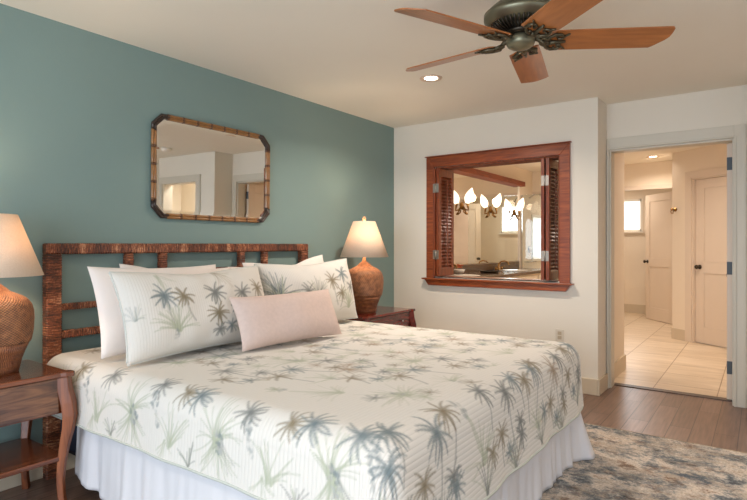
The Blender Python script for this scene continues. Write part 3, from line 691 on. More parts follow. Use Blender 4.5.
hb = rails([(HY0, HY1, 1.172, 1.228)], 'Y').build('headboard_top_rail', RATY, bed)
for y in (HY0, HY1-0.078): rails([(y, y+0.078, 0.0, 1.172)], 'Z', 0.026).build('headboard_post', RATZ, bed)
def mir(a, b): return (2*HYc-b, 2*HYc-a)
vseg = [(-2.902, -2.850, 0.45, 1.172), (-2.680, -2.627, 1.066, 1.172), (-2.45, -2.40, 0.45, 1.03)]
hseg = [(HY0+0.078, -2.902, 0.872, 0.906), (HY0+0.078, -2.902, 0.722, 0.762), (-2.850, -2.40, 1.030, 1.066), (-2.850, -2.45, 0.80, 0.84)]
for a, b, z0, z1 in vseg:
    for p, q in ((a, b), mir(a, b)): rails([(p, q, z0, z1)], 'Z', 0.018).build('headboard_upright', RATZ, bed)
for a, b, z0, z1 in hseg:
    for p, q in ((a, b), mir(a, b)): rails([(p, q, z0, z1)], 'Y', 0.017).build('headboard_rail', RATY, bed)
rails([(HY0+0.078, HY1-0.078, 0.41, 0.45)], 'Y', 0.018).build('headboard_rail', RATY, bed)
MB().box(0.10, 2.15, -3.30, -1.39, 0.37, 0.60).build('mattress', TICK, bed, bevel=0.04, bseg=4)
MB().box(0.10, 2.14, -3.29, -1.40, 0.17, 0.37).build('box_spring', NAVY, bed, bevel=0.01)
k = MB(); k.box(0.062, 2.10, -3.24, -3.20, 0.12, 0.17); k.box(0.062, 2.10, -1.49, -1.45, 0.12, 0.17); k.box(0.10, 0.14, -3.2, -1.49, 0.12, 0.17); k.box(2.06, 2.10, -3.2, -1.49, 0.12, 0.17); k.build('bed_frame', BLACKM, bed)
for x in (0.35, 1.95):
    for y in (-3.22, -1.47):
        zf = 0.011 if x > 0.8 else 0
        MB().lathe([(0.03, zf), (0.03, zf+0.02), (0.018, zf+0.03), (0.018, 0.125)], 14, cx=x, cy=y).build('leg', BLACKM, bed)

# --- printed cloth: strokes rasterised into a colour grid
class Canvas:
    def __init__(s, w, h, res, bg):
        s.res = res; s.nx = int(w/res)+1; s.ny = int(h/res)+1
        s.a = np.tile(np.array(bg, dtype=np.float32), (s.nx, s.ny, 1))
    def stroke(s, pts, w0, w1, col, al):
        pts = np.array(pts, dtype=np.float32)/s.res; n = len(pts)
        rad = np.maximum(np.linspace(w0, w1, n)/s.res, 0.45)
        mx = rad.max()+1
        i0 = max(0, int(pts[:, 0].min()-mx)); i1 = min(s.nx, int(pts[:, 0].max()+mx)+2)
        j0 = max(0, int(pts[:, 1].min()-mx)); j1 = min(s.ny, int(pts[:, 1].max()+mx)+2)
        if i1 <= i0 or j1 <= j0: return
        X, Y = np.meshgrid(np.arange(i0, i1), np.arange(j0, j1), indexing='ij')
        m = np.zeros(X.shape, dtype=np.float32)
        for k in range(n-1):
            a, b = pts[k], pts[k+1]; d = b-a; L = max(1e-6, float(d@d))
            t = np.clip(((X-a[0])*d[0]+(Y-a[1])*d[1])/L, 0, 1)
            r = rad[k]+(rad[k+1]-rad[k])*t
            dd = np.hypot(X-a[0]-t*d[0], Y-a[1]-t*d[1]); m = np.maximum(m, np.clip(r+0.5-dd, 0, 1))
        m = (m*al)[..., None]; c = np.array(col, dtype=np.float32)
        s.a[i0:i1, j0:j1] = s.a[i0:i1, j0:j1]*(1-m)+c*m
BLUE, OLIVE, SAGEC, GREY, BRN = srgb(108, 120, 122), srgb(128, 116, 92), srgb(166, 170, 148), srgb(112, 114, 110), srgb(152, 132, 110)
PAL = [BLUE, OLIVE, GREY, BRN, SAGEC]
CREAM = srgb(212, 207, 199)
R = random.Random(11)
def curve(x, y, ang, L, bend, n=6):
    pts = [(x, y)]; a = ang
    for i in range(n):
        x += math.cos(a)*L/n; y += math.sin(a)*L/n; pts.append((x, y)); a += bend/n
    return pts
def palm_head(cv, x, y, size, col, al=0.75, up=0.0, n=12):
    for i in range(n):
        a = up+2*PI*i/n+R.uniform(-.18, .18); L = size*R.uniform(0.42, 0.56)
        dlt = (a-up+PI) % (2*PI)-PI; bend = (1 if dlt > 0 else -1)*R.uniform(.3, 1.1)
        pts = curve(x, y, a, L, bend)
        cv.stroke(pts, size*0.042, size*0.010, col, al)
        for j in range(1, 6):
            px, py = pts[j]; sa = a+bend*j/6
            for sg in (-1, 1):
                cv.stroke(curve(px, py, sa+sg*0.65, size*0.10*(1-j*0.1), sg*-.3, 2), size*0.011, size*0.004, col, al*0.55)
def palm(cv, x, y, size, col, up, trunk=1.3, al=0.75):
    if trunk:
        pts = curve(x, y, up+PI+R.uniform(-.25, .25), size*trunk, R.uniform(-.5, .5), 8)
        cv.stroke(pts, size*0.022, size*0.04, [0.5*(c+d) for c, d in zip(GREY, CREAM)], 0.6)
        cv.stroke([(px+size*.02, py+size*.012) for px, py in pts], size*0.006, size*0.01, GREY, 0.5)
    palm_head(cv, x, y, size, col, al, up)
def clump(cv, x, y, size, col, up, al=0.6, n=22, spread=1.3):
    for i in range(n):
        d = R.uniform(-spread, spread); a = up+d
        cv.stroke(curve(x+R.uniform(-.04, .04)*size*2, y+R.uniform(-.04, .04)*size*2, a, size*R.uniform(.5, 1.0), d*R.uniform(.2, .9)), size*0.026, size*0.006, col if i % 3 else SAGEC, al)
def cone(cv, x, y, size, up, al=0.75):
    for i in range(14):
        t = R.random(); w = math.sin(PI*min(1, t*0.8+.15)); v = R.uniform(-1, 1)*size*.24*w
        px = x+math.cos(up)*size*t-math.sin(up)*v; py = y+math.sin(up)*size*t+math.cos(up)*v
        c = [0.6*a_+0.4*b_ for a_, b_ in zip(BLUE if i % 2 else GREY, CREAM)] if i % 3 else BLUE
        cv.stroke(curve(px, py, up+R.uniform(-1.4, 1.4), size*.16, 1.2, 3), size*.085, size*.05, c, al*.6)
def motif(cv, x, y, up, s=1.0, kind=None, al=0.72):
    kind = R.randrange(4) if kind is None else kind
    c1 = R.choice(PAL[:4]); c2 = R.choice(PAL)
    sx = lambda u, v: (x+(math.cos(up)*u-math.sin(up)*v)*s, y+(math.sin(up)*u+math.cos(up)*v)*s)
    if kind == 0:      # pair of palms rising from a tuft
        palm(cv, *sx(.10, -.055), .17*s, BLUE, up, 1.2, al); palm(cv, *sx(.08, .07), .15*s, OLIVE, up, 1.1, al); clump(cv, *sx(-.13, 0), .13*s, SAGEC, up, al*.8); cone(cv, *sx(-.17, .0), .05*s, up, al*.7)
    elif kind == 1:    # palm cluster of different sizes
        palm(cv, *sx(.09, 0), .17*s, c1, up, 1.4, al); palm(cv, *sx(-.03, .09), .13*s, OLIVE, up, .9, al); palm(cv, *sx(-.05, -.08), .11*s, GREY, up, .6, al); palm_head(cv, *sx(-.12, .03), .09*s, BLUE, al)
        clump(cv, *sx(-.17, -.02), .09*s, c2, up, al*.7, 14)
    elif kind == 2:    # spiky agave tuft with a blue cone
        clump(cv, *sx(-.06, 0), .19*s, SAGEC, up, al*.85, 30, 1.7); clump(cv, *sx(-.02, 0), .15*s, SAGEC, up+PI, al*.7, 16, .7); cone(cv, *sx(-.05, .0), .07*s, up, al)
    else:              # flower spike leaning from a clump
        cone(cv, *sx(.08, .05), .08*s, up, al); cv.stroke([sx(.08, .05), sx(-.08, 0)], .008*s, .012*s, SAGEC, al*.7); clump(cv, *sx(-.10, 0), .15*s, SAGEC, up+.2, al*.75, 24, 1.2)

def grid_cloth(name, P, cv, UV, mat, keep=None, parent=None):
    """P: (nx,ny,3) positions, cv canvas colours on the same grid"""
    nx, ny, _ = P.shape
    I, J = np.meshgrid(np.arange(nx-1), np.arange(ny-1), indexing='ij')
    q = np.stack([I*ny+J, (I+1)*ny+J, (I+1)*ny+J+1, I*ny+J+1], -1).reshape(-1, 4)
    if keep is not None:
        kf = keep.reshape(-1)
        q = q[kf[q].any(axis=1)]
    used = np.zeros(nx*ny, bool); used[q.reshape(-1)] = True
    idx = np.cumsum(used)-1; q = idx[q]
    V = P.reshape(-1, 3)[used].astype(np.float32); C = cv.reshape(-1, 3)[used]; U = UV.reshape(-1, 2)[used]
    me = bpy.data.meshes.new(name)
    me.vertices.add(len(V)); me.vertices.foreach_set('co', V.reshape(-1))
    me.loops.add(q.size); me.loops.foreach_set('vertex_index', q.reshape(-1).astype(np.int32))
    me.polygons.add(len(q)); me.polygons.foreach_set('loop_start', (np.arange(len(q))*4).astype(np.int32))
    me.update(calc_edges=True)
    me.polygons.foreach_set('use_smooth', np.ones(len(q), bool))
    at = me.color_attributes.new('print', 'FLOAT_COLOR', 'POINT')
    at.data.foreach_set('color', np.concatenate([C, np.ones((len(C), 1), np.float32)], 1).astype(np.float32).reshape(-1))
    uvl = me.uv_layers.new(name='UVMap'); uvl.data.foreach_set('uv', U[q.reshape(-1)].astype(np.float32).reshape(-1))
    me.materials.append(mat); me.validate(); me.update()
    o = bpy.data.objects.new(name, me); COL.objects.link(o)
    if parent: o.parent = parent
    return o
def vnoise(X, Y, seed):
    rs = np.random.RandomState(seed); out = np.zeros(X.shape)
    for _ in range(9):
        a = rs.uniform(0, 2*PI); k = rs.uniform(6, 19); out += np.sin((X*np.cos(a)+Y*np.sin(a))*k+rs.uniform(0, 6))/9
    return out

# --- quilt
QX1, QY0, QY1, ZT, QR = 2.225, -3.375, -1.335, 0.655, 0.10
res = 0.005
S0 = 0.11; cx0, cx1, cy0, cy1 = S0, QX1-QR, QY0+QR, QY1-QR
arc = QR*PI/2
def drop_at(dx, dy):    # hanging length past the rounded edge
    side = ZT-QR-0.385; foot = ZT-QR-0.295
    return side*dy*dy+foot*dx*dx
Sx = cx1+arc+0.30; T0 = cy0-arc-0.22; T1 = cy1+arc+0.22
cvq = Canvas(Sx-S0, T1-T0, res, CREAM)
# broad washes of colour are left out; motifs up = towards the head (-x) on the top
def put(x, y, up, s=1.0, kind=None, al=0.72): motif(cvq, x-S0, y-T0, up, s, kind, al)
for row, x in enumerate(np.arange(0.25, 2.08, 0.235)):
    for c_, y in enumerate(np.arange(-3.06, -1.3, 0.33)):
        put(x+R.uniform(-.03, .03), y+(0.16 if row % 2 else 0)+R.uniform(-.03, .03), PI+R.uniform(-.3, .3), 1.05, (0, 1, 3, 1, 2)[(row*2+c_) % 5], 0.52)
for i in range(60):
    palm_head(cvq, R.uniform(0.7, 2.10)-S0, R.uniform(-3.18, -1.35)-T0, R.uniform(.08, .14), R.choice([BRN, OLIVE, GREY, SAGEC, SAGEC]), 0.34)
for i, x in enumerate((-0.17, 0.38, 0.93, 1.48, 2.02)):            # near side drop: tufts fanning both ways with blue cones
    xx, yy = x-S0, cy0-arc-0.03-T0
    clump(cvq, xx, yy, .17, SAGEC, PI/2, .6, 22, 1.2); clump(cvq, xx, yy-.01, .17, SAGEC, -PI/2, .6, 20, .9); clump(cvq, xx+.03, yy, .12, GREY, -PI/2, .4, 7, .9)
    cone(cvq, xx+.03, yy-.05, .09, PI/2+.3, 1.0)
    cone(cvq, xx+.17, yy+.04, .085, PI/2+.4, 1.0); cone(cvq, xx+.20, yy-.03, .07, PI/2+.4, .45)
    clump(cvq, xx+.28, yy-.08, .16, SAGEC, PI/2-.2, .6, 16, .8); clump(cvq, xx+.25, yy-.07, .10, SAGEC, -PI/2, .5, 9, .8); clump(cvq, xx+.40, yy-.13, .09, GREY, PI/2, .6, 12, .9)
for x, sz, c_ in ((0.45, .14, OLIVE), (0.72, .16, GREY), (1.08, .14, GREY), (1.25, .15, OLIVE), (1.33, .17, BLUE), (1.62, .15, GREY), (1.82, .15, OLIVE), (1.90, .18, BLUE), (2.09, .19, BLUE)):
    palm_head(cvq, x-S0, cy0-arc*0.35+R.uniform(-.02, .02)-T0, sz, c_, .62, PI)
for i, y in enumerate(np.arange(-3.38, -1.35, 0.30)):          # foot drop
    s_f = cx1+arc+R.uniform(-.02, .06)
    put(s_f, y, PI+R.uniform(-.2, .2), 1.12, (1, 1, 3, 1, 0)[i % 5], 0.68)
    palm(cvq, cx1+0.04+R.uniform(-.03, .03)-S0, y+0.12-T0, R.uniform(.15, .19), (BLUE, OLIVE, GREY)[i % 3], PI, 1.0, 0.68)
    palm_head(cvq, s_f+.10-S0, y+.10-T0, .13, (GREY, BLUE, OLIVE)[i % 3], .7, PI)
    clump(cvq, s_f+.22-S0, y+.03-T0, .15, GREY, PI, .55, 18, .9)
nx, ny = cvq.nx, cvq.ny
S, T = np.meshgrid(S0+np.arange(nx)*res, T0+np.arange(ny)*res, indexing='ij')
q0 = np.clip(S, cx0, cx1); q1 = np.clip(T, cy0, cy1)
dx, dy = S-q0, T-q1; d = np.hypot(dx, dy); dd = np.maximum(d, 1e-9); ux, uy = dx/dd, dy/dd
D = arc+(ZT-QR-0.385)*uy**2+(ZT-QR-0.290)*ux**2
keep = d <= D
dc = np.minimum(d, D); hang = np.maximum(dc-arc, 0); th = np.minimum(dc/QR, PI/2)
wav = vnoise(S, T, 3)
along = np.where(np.abs(uy) > np.abs(ux), S, T)
ripple = 0.006*np.sin(along*11+1.0)+0.003*np.sin(along*23)
out = QR*np.sin(th)+hang*0.07+hang/0.25*ripple
Z = ZT-QR*(1-np.cos(th))-hang+0.006*wav*(d < arc)
Z = Z-0.012*np.clip((S-1.6)/0.6, 0, 1)*(d < 0.01)*0
PX = q0+ux*out; PY = q1+uy*out
quilt = grid_cloth('quilt', np.stack([PX, PY, Z], -1), cvq.a, np.stack([S, T], -1), QUILTM, keep)
tag(quilt, 'cream quilted bedspread printed with grey and olive palm trees', 'quilt')
# piping along the hem
def quilt_edge(qx, qy, ux, uy):
    Dn = (ZT-QR-0.385)*uy**2+(ZT-QR-0.290)*ux**2
    al = qx if abs(uy) > abs(ux) else qy
    # sheet coordinate along edge
    rp = 0.006*math.sin(al*11+1.0)+0.003*math.sin(al*23)
    o_ = QR+Dn*0.07+Dn/0.25*rp
    return (qx+ux*o_, qy+uy*o_, ZT-QR-Dn)
pts = [quilt_edge(x, cy0, 0, -1) for x in np.arange(cx0, cx1, 0.02)]
for cyc, a0, a1 in ((cy0, -PI/2, 0),):
    for a in np.linspace(a0, a1, 12): pts.append(quilt_edge(cx1+0*a, cyc, math.cos(a), math.sin(a)))
pts += [quilt_edge(cx1, y, 1, 0) for y in np.arange(cy0+0.02, cy1, 0.02)]
for a in np.linspace(0, PI/2, 12): pts.append(quilt_edge(cx1, cy1, math.cos(a), math.sin(a)))
pts += [quilt_edge(x, cy1, 0, 1) for x in np.arange(cx1-0.02, cx0, -0.02)]
tag(MB().tube(pts, 0.0055, 6).build('hem_piping', SAGE, quilt), 'sage green piped hem')

# --- bed skirt
def skirt():
    path = []
    X1, Y0, Y1, r = 2.185, -3.335, -1.375, 0.05
    for x in np.arange(0.40, X1-r, 0.008): path.append((x, Y0, 0, -1, 0))
    for a in np.linspace(-PI/2, 0, 16): path.append((X1-r+r*math.cos(a), Y0+r+r*math.sin(a), math.cos(a), math.sin(a), 1))
    for y in np.arange(Y0+r, Y1-r, 0.008): path.append((X1, y, 1, 0, 0))
    for a in np.linspace(0, PI/2, 16): path.append((X1-r+r*math.cos(a), Y1-r+r*math.sin(a), math.cos(a), math.sin(a), 1))
    for x in np.arange(X1-r, 0.30, -0.012): path.append((x, Y1, 0, 1, 0))
    mb = MB(); vs = []; fs = []; H = 22; n = len(path); L = 0; prev = None
    for i, (x, y, ax, ay, c) in enumerate(path):
        if prev: L += math.hypot(x-prev[0], y-prev[1])
        prev = (x, y)
        fold = noise.noise(Vector((L*7.5, 3.3, 0)))*1.1+0.5*noise.noise(Vector((L*19, 8.1, 0)))
        dc_ = math.exp(-((x-X1)**2+(y-Y1)**2)/0.012)
        zb = (0.11*max(0, 1-(x-0.4)/0.5) if (ay < -0.5) else 0)+0.014+0.008*abs(noise.noise(Vector((L*4, 0, 5))))
        for h in range(H+1):
            t = h/H; z = 0.44+(zb-0.44)*t
            f = t**0.8
            o_ = 0.004+f*(0.022+0.030*fold)+0.105*dc_*t**1.5
            wob = 0.004*noise.noise(Vector((L*25, t*3, 1)))*t
            vs.append((x+ax*(o_+wob), y+ay*(o_+wob), z))
    for i in range(n-1):
        for h in range(H):
            a = i*(H+1)+h; fs.append((a, a+1, a+H+2, a+H+1))
    mb.add(vs, fs, 0, True); return mb
sk = skirt().build('bed_skirt', SKIRT); tag(sk, 'white cotton bed skirt hanging in folds below the quilt', 'bed skirt')
sm = sk.modifiers.new('thick', 'SOLIDIFY'); sm.thickness = 0.002

# --- pillows
def pillow_shape(w, h, th, n1, n2, seed=1, sag=0.0, dent=0.0, flange=0.0):
    """two grids front(+z)/back(-z) in local x (width) y (height)"""
    U, V = np.meshgrid(np.linspace(-1, 1, n1), np.linspace(-1, 1, n2), indexing='ij')
    prof = np.clip((1-np.abs(U)**2.6), 0, 1)**0.52*np.clip((1-np.abs(V)**2.4), 0, 1)**0.50
    pinch = 1-0.055*(1-np.abs(V)**2)*np.abs(U)**6
    pinv = 1-0.075*(1-np.abs(U)**2)*np.abs(V)**6
    X = U*w/2*pinch; Y = V*h/2*pinv
    Y = Y-sag*np.exp(-(U/0.45)**2)*(V+1)/2
    nz_ = vnoise(U*w*1.1, V*h*1.1, seed)*0.016*prof
    Zf = th/2*prof+nz_; Zb = -th/2*prof*0.8+nz_*0.4
    return U, V, X, Y, Zf, Zb
def make_pillow(name, w, h, th, loc, lean, yaw, mat, label, roll=0.0, group=None, seed=1, cv=None, sag=0.0, piping=None):
    """lean: tilt back from vertical (deg); front faces +X; width along Y"""
    res_ = 0.006 if cv is not None else 0.012
    n1, n2 = (cv.nx, cv.ny) if cv is not None else (int(w/res_), int(h/res_))
    U, V, X, Y, Zf, Zb = pillow_shape(w, h, th, n1, n2, seed, sag)
    colf = cv.a if cv is not None else np.ones((n1, n2, 3), np.float32)
    # local axes: width->Y, height->Z, thickness->X
    F = np.stack([Zf, X, Y], -1); B = np.stack([Zb, X, Y], -1)[::-1]
    PP = np.concatenate([F.reshape(-1, 3), B.reshape(-1, 3)])
    N = n1*n2
    I, J = np.meshgrid(np.arange(n1-1), np.arange(n2-1), indexing='ij')
    q = np.stack([I*n2+J, (I+1)*n2+J, (I+1)*n2+J+1, I*n2+J+1], -1).reshape(-1, 4)
    qq = np.concatenate([q, q+N])
    me = bpy.data.meshes.new(name)
    me.vertices.add(len(PP)); me.vertices.foreach_set('co', PP.astype(np.float32).reshape(-1))
    me.loops.add(qq.size); me.loops.foreach_set('vertex_index', qq.reshape(-1).astype(np.int32))
    me.polygons.add(len(qq)); me.polygons.foreach_set('loop_start', (np.arange(len(qq))*4).astype(np.int32)); me.update(calc_edges=True)
    me.polygons.foreach_set('use_smooth', np.ones(len(qq), bool))
    if cv is not None:
        C = np.concatenate([colf.reshape(-1, 3), np.tile(np.array(CREAM, np.float32), (N, 1))])
        at = me.color_attributes.new('print', 'FLOAT_COLOR', 'POINT'); at.data.foreach_set('color', np.concatenate([C, np.ones((len(C), 1), np.float32)], 1).astype(np.float32).reshape(-1))
        UVc = np.stack([X, Y], -1).reshape(-1, 2); UVc = np.concatenate([UVc, UVc[::-1]])
        ul = me.uv_layers.new(name='UVMap'); ul.data.foreach_set('uv', UVc[qq.reshape(-1)].astype(np.float32).reshape(-1))
    me.materials.append(mat); me.validate(); me.update()
    o = bpy.data.objects.new(name, me); COL.objects.link(o)
    o.rotation_mode = 'XYZ'
    Rm = Matrix.Rotation(math.radians(yaw), 4, 'Z') @ Matrix.Rotation(math.radians(-lean), 4, 'Y') @ Matrix.Rotation(math.radians(roll), 4, 'X')
    o.matrix_world = Matrix.Translation(loc) @ Rm
    tag(o, label, 'pillow', group)
    if piping is not None:
        ring = [F[i, 0] for i in range(0, n1, 3)]+[F[n1-1, j] for j in range(0, n2, 3)]+[F[i, n2-1] for i in range(n1-1, -1, -3)]+[F[0, j] for j in range(n2-1, -1, -3)]
        MB().tube([tuple(p) for p in ring], 0.0055, 6).build('piping', piping, o, loc=(0, 0, 0))
    return o
UPV = PI/2
PIPE = simple('sham_piping', srgb(200, 200, 193), 0.9)
def sham_canvas(w, h, spec):
    cv = Canvas(w, h, 0.006, CREAM)
    for kind, x, y, s_, al in spec: motif(cv, x*w, y*h, UPV, s_, kind, al)
    return cv
R.seed(5)
cv1 = Canvas(0.96, 0.46, 0.005, CREAM)
palm(cv1, .20, .30, .15, BLUE, UPV, 1.1, .8); palm(cv1, .30, .29, .13, OLIVE, UPV, 1.1, .8); clump(cv1, .245, .12, .15, SAGEC, UPV, .7, 30, 1.3); cone(cv1, .235, .06, .06, UPV, .6)
palm(cv1, .50, .30, .15, GREY, UPV, .9, .8); palm(cv1, .49, .18, .14, OLIVE, UPV, .8, .85); palm(cv1, .64, .20, .14, BLUE, UPV, .7, .9); palm(cv1, .70, .28, .14, GREY, UPV, 1., .7)
palm_head(cv1, .49, .09, .09, GREY, .7, UPV); palm_head(cv1, .57, .10, .09, BLUE, .6, UPV); clump(cv1, .66, .05, .14, SAGEC, UPV, .6, 26, 1.2)
clump(cv1, .2, .42, .12, SAGEC, -1.2, .45, 10, .6); clump(cv1, .55, .44, .14, BRN, -1.0, .45, 14, .7); palm(cv1, .84, .30, .14, OLIVE, UPV, .9, .7); clump(cv1, .86, .1, .14, SAGEC, UPV, .5)
clump(cv1, .04, .2, .08, BLUE, UPV, .4, 12)
make_pillow('pillow_sham', 0.95, 0.445, 0.225, (0.625, -2.80, 0.880), 19, 2, SHAMM, 'large palm print pillow sham on the left, nearest the nightstand', 0, 'palm print shams', 4, cv1, 0.02, PIPE)
cv2 = Canvas(0.92, 0.46, 0.005, CREAM)
clump(cv2, .10, .22, .20, BLUE, UPV, .9, 40, 1.7); clump(cv2, .08, .2, .16, GREY, UPV, .8, 26, 1.5); palm(cv2, .33, .24, .15, GREY, UPV, 1.0, .7); clump(cv2, .42, .2, .16, GREY, UPV, .6, 22, .9)
palm(cv2, .60, .30, .15, OLIVE, UPV, 1.2, .75); palm(cv2, .73, .34, .16, BLUE, UPV, 1.2, .8); palm(cv2, .67, .20, .13, OLIVE, UPV, .8, .8); clump(cv2, .75, .10, .17, SAGEC, UPV, .7, 32, 1.4); palm(cv2, .82, .24, .12, GREY, UPV, .8, .7)
clump(cv2, .3, .08, .14, BRN, UPV, .5, 20)
make_pillow('pillow_sham', 0.90, 0.45, 0.22, (0.55, -1.86, 0.888), 13, -1, SHAMM, 'palm print pillow sham on the right, nearest the far lamp', 1.0, 'palm print shams', 9, cv2, 0.015, PIPE)
WG = 'white pillows behind the shams'
make_pillow('bed_pillow', 0.80, 0.46, 0.16, (0.42, -2.885, 0.888), 17, 3, WHITEC, 'white pillow standing behind the left sham, leftmost of all', -1, WG, 21)
make_pillow('bed_pillow', 0.76, 0.42, 0.15, (0.225, -2.645, 0.890), 13, 0, WHITEC, 'white pillow tucked against the headboard behind the left pillows', -3.5, WG, 22, sag=0.05)
make_pillow('bed_pillow', 0.80, 0.46, 0.14, (0.375, -1.86, 0.902), 13, 0, WHITEC, 'white pillow behind the right sham with its corner peaking near the lamp', 3.0, WG, 23, sag=0.045)
make_pillow('bed_pillow', 0.78, 0.40, 0.12, (0.20, -1.865, 0.880), 9, 0, WHITEC, 'white pillow against the headboard behind the right pillows', 0.5, WG, 24)
make_pillow('lumbar_pillow', 0.74, 0.30, 0.16, (0.86, -2.375, 0.805), 24, -5, PINK, 'small blush pink lumbar pillow leaning in front of the shams', 0, None, 31)

# ------------------------------------------------------------------ nightstands
def nightstand(cy, label, mats, knobs=False):
    top, leg, front = mats
    x0, x1, w, h = 0.045, 0.495, 0.74, 0.64
    y0, y1 = cy-w/2, cy+w/2
    r = thing('nightstand', ((x0+x1)/2, cy, 0), label, 'nightstand')
    e = 0.03
    poly = [(x0, y0+.01), (x1-e*1.6, y0+.01), (x1-e*1.2, y0-0.006), (x1-0.004, y0-0.008), (x1+0.008, y0+0.004), (x1+.006, y0+e*1.2), (x1-0.008, y0+e*1.8),
            (x1-0.008, y1-e*1.8), (x1+.006, y1-e*1.2), (x1+0.008, y1-0.004), (x1-0.004, y1+0.008), (x1-e*1.2, y1+0.006), (x1-e*1.6, y1-.01), (x0, y1-.01)]
    MB().prism(poly, h-0.022, h).build('table_top', top, r, bevel=0.005)
    MB().box(x0+.02, x1-0.035, y0+.03, y1-.03, 0.45, h-0.022).build('case', top, r)
    dr = MB().box(x1-0.035, x1-0.020, y0+.055, y1-.055, 0.458, h-0.026).build('drawer', front, r, bevel=0.003)
    if knobs:
        for yy in (y0+.2, y1-.2):
            k = MB(); k.lathe([(0.005, 0), (0.005, 0.012), (0.013, 0.018), (0.013, 0.024), (0, 0.03)], 16, M=Matrix.Translation((x1-0.02, yy, 0.55)) @ Matrix.Rotation(PI/2, 4, 'Y')); tag(k.build('knob', CHROME, dr), 'bright metal knob')
    for sx, xx in ((1, x1-0.024), (-1, x0+0.026)):
        for sy, yy in ((-1, y0+0.032), (1, y1-0.032)):
            zz = [h-0.022, 0.56, 0.50, 0.44, 0.38, 0.30, 0.22, 0.14, 0.07, 0.0]
            of = [0.0, 0.004, 0.016, 0.022, 0.016, 0.002, -0.008, -0.012, -0.008, 0.002]
            rr = [0.034, 0.036, 0.038, 0.036, 0.031, 0.026, 0.023, 0.021, 0.020, 0.022]
            k = MB(); k.tube([(xx+sx*o_*0.85, yy+sy*o_*0.85, z) for z, o_ in zip(zz, of)], rr, 4, ang0=PI/4, sm=False)
            k.build('leg', leg, r, bevel=0.004)
    MB().box(x0+.02, x1-0.022, y0+.03, y1-.03, 0.235, 0.258).build('shelf', top, r, bevel=0.004)
    return r
nightstand(-3.775, 'polished cherry nightstand in the left corner with burl drawer and shelf', (CHERRY, CHERRYZ, BURL))
nightstand(-0.77, 'dark red wood nightstand beyond the bed, in the room corner', (REDWD, REDWD, REDWD), True)

# ------------------------------------------------------------------ lamps
def lamp(x, y, label, k_s=1.0):
    zb = 0.64
    r = thing('table_lamp', (x, y, zb), label, 'table lamp', None)
    def lb(prof, name, mat, **kw):
        mb = MB(); mb.lathe([(a, b) for a, b in prof], 48, **kw); o = mb.build(name, mat, r, loc=(0, 0, 0)); return o
    # local coords (z from table)
    lb([(0.098, 0), (0.104, 0.02), (0.112, 0.06), (0.130, 0.11), (0.150, 0.155)], 'base_foot', WEAVE2)
    body = [(0.151, 0.150)]
    pr = [(0.155, 0.16), (0.163, 0.21), (0.166, 0.26), (0.164, 0.30), (0.155, 0.335), (0.138, 0.36), (0.112, 0.378), (0.085, 0.39), (0.062, 0.402), (0.050, 0.415), (0.030, 0.432), (0.022, 0.44)]
    lb(body+pr, 'base_body', WEAVE)
    lb([(0.018, 0.438), (0.020, 0.445), (0.014, 0.45), (0.014, 0.49), (0.0, 0.492)], 'neck', simple('lamp_neck', srgb(196, 140, 98), 0.4))
    sh_ = MB(); sh_.lathe([(0.208, 0.478), (0.0955, 0.782), (0.093, 0.782), (0.2055, 0.478)], 64, closed=True); s = sh_.build('lamp_shade', SHADE, r, loc=(0, 0, 0))
    k = MB(); k.tube([(0, 0, 0.49), (0.04, 0, 0.54), (0.05, 0, 0.64), (0.03, 0, 0.75), (0, 0, 0.775), (-0.03, 0, 0.75), (-0.05, 0, 0.64), (-0.04, 0, 0.54), (0, 0, 0.49)], 0.0025, 6)
    for a in (0, 2*PI/3, 4*PI/3): k.tube([(0, 0, 0.775), (0.094*math.cos(a), 0.094*math.sin(a), 0.779)], 0.0018, 5)
    k.build('harp', BRASS, r, loc=(0, 0, 0))
    k = MB(); k.lathe([(0.008, 0.778), (0.012, 0.785), (0.017, 0.798), (0.016, 0.812), (0.009, 0.822), (0, 0.825)], 16); k.build('finial', simple('finial_tan', srgb(212, 164, 120), 0.4), r, loc=(0, 0, 0))
    k = MB(); k.lathe([(0.012, 0.50), (0.014, 0.53), (0.028, 0.56), (0.030, 0.59), (0.018, 0.62), (0, 0.63)], 16); k.build('bulb', TULIP, r, loc=(0, 0, 0))
    r.scale = (k_s, k_s, k_s)
    point('lamp_bulb', (x, y, zb+0.66*k_s), P_LAMP, WARM, 0.035)
lamp(0.25, -3.635, 'woven rattan table lamp on the left nightstand, cut by the frame', 0.92)
lamp(0.30, -0.91, 'woven rattan table lamp glowing on the far nightstand')

# ------------------------------------------------------------------ ceiling fan
FX, FY_ = 2.168, -2.212
fan = thing('ceiling_fan', (FX, FY_, CEIL), 'bronze ceiling fan with five brown wooden blades', 'ceiling fan')
MB().lathe([(0.0, CEIL-0.002), (0.09, CEIL-0.002), (0.09, CEIL-0.02), (0.07, CEIL-0.05), (0.035, CEIL-0.065), (0.03, CEIL-0.09)], 40, cx=FX, cy=FY_).build('canopy', BRONZE, fan)
MB().lathe([(0.03, 2.373), (0.06, 2.346), (0.09, 2.333), (0.122, 2.316), (0.148, 2.293), (0.160, 2.270), (0.165, 2.277), (0.165, 2.257), (0.155, 2.247), (0.147, 2.237), (0.135, 2.230), (0.10, 2.224), (0.06, 2.217)], 64, cx=FX, cy=FY_).build('motor_housing', BRONZE, fan)
k = MB()
for i in range(40):
    a = 2*PI*i/40; c_, s_2 = math.cos(a), math.sin(a)
    k.tube([(FX+0.132*c_, FY_+0.132*s_2, 2.232), (FX+0.115*c_, FY_+0.115*s_2, 2.212), (FX+0.075*c_, FY_+0.075*s_2, 2.194)], [0.0055, 0.0055, 0.004], 5)
k.lathe([(0.08, 2.224), (0.10, 2.220), (0.075, 2.202), (0.07, 2.187)], 40, cx=FX, cy=FY_)
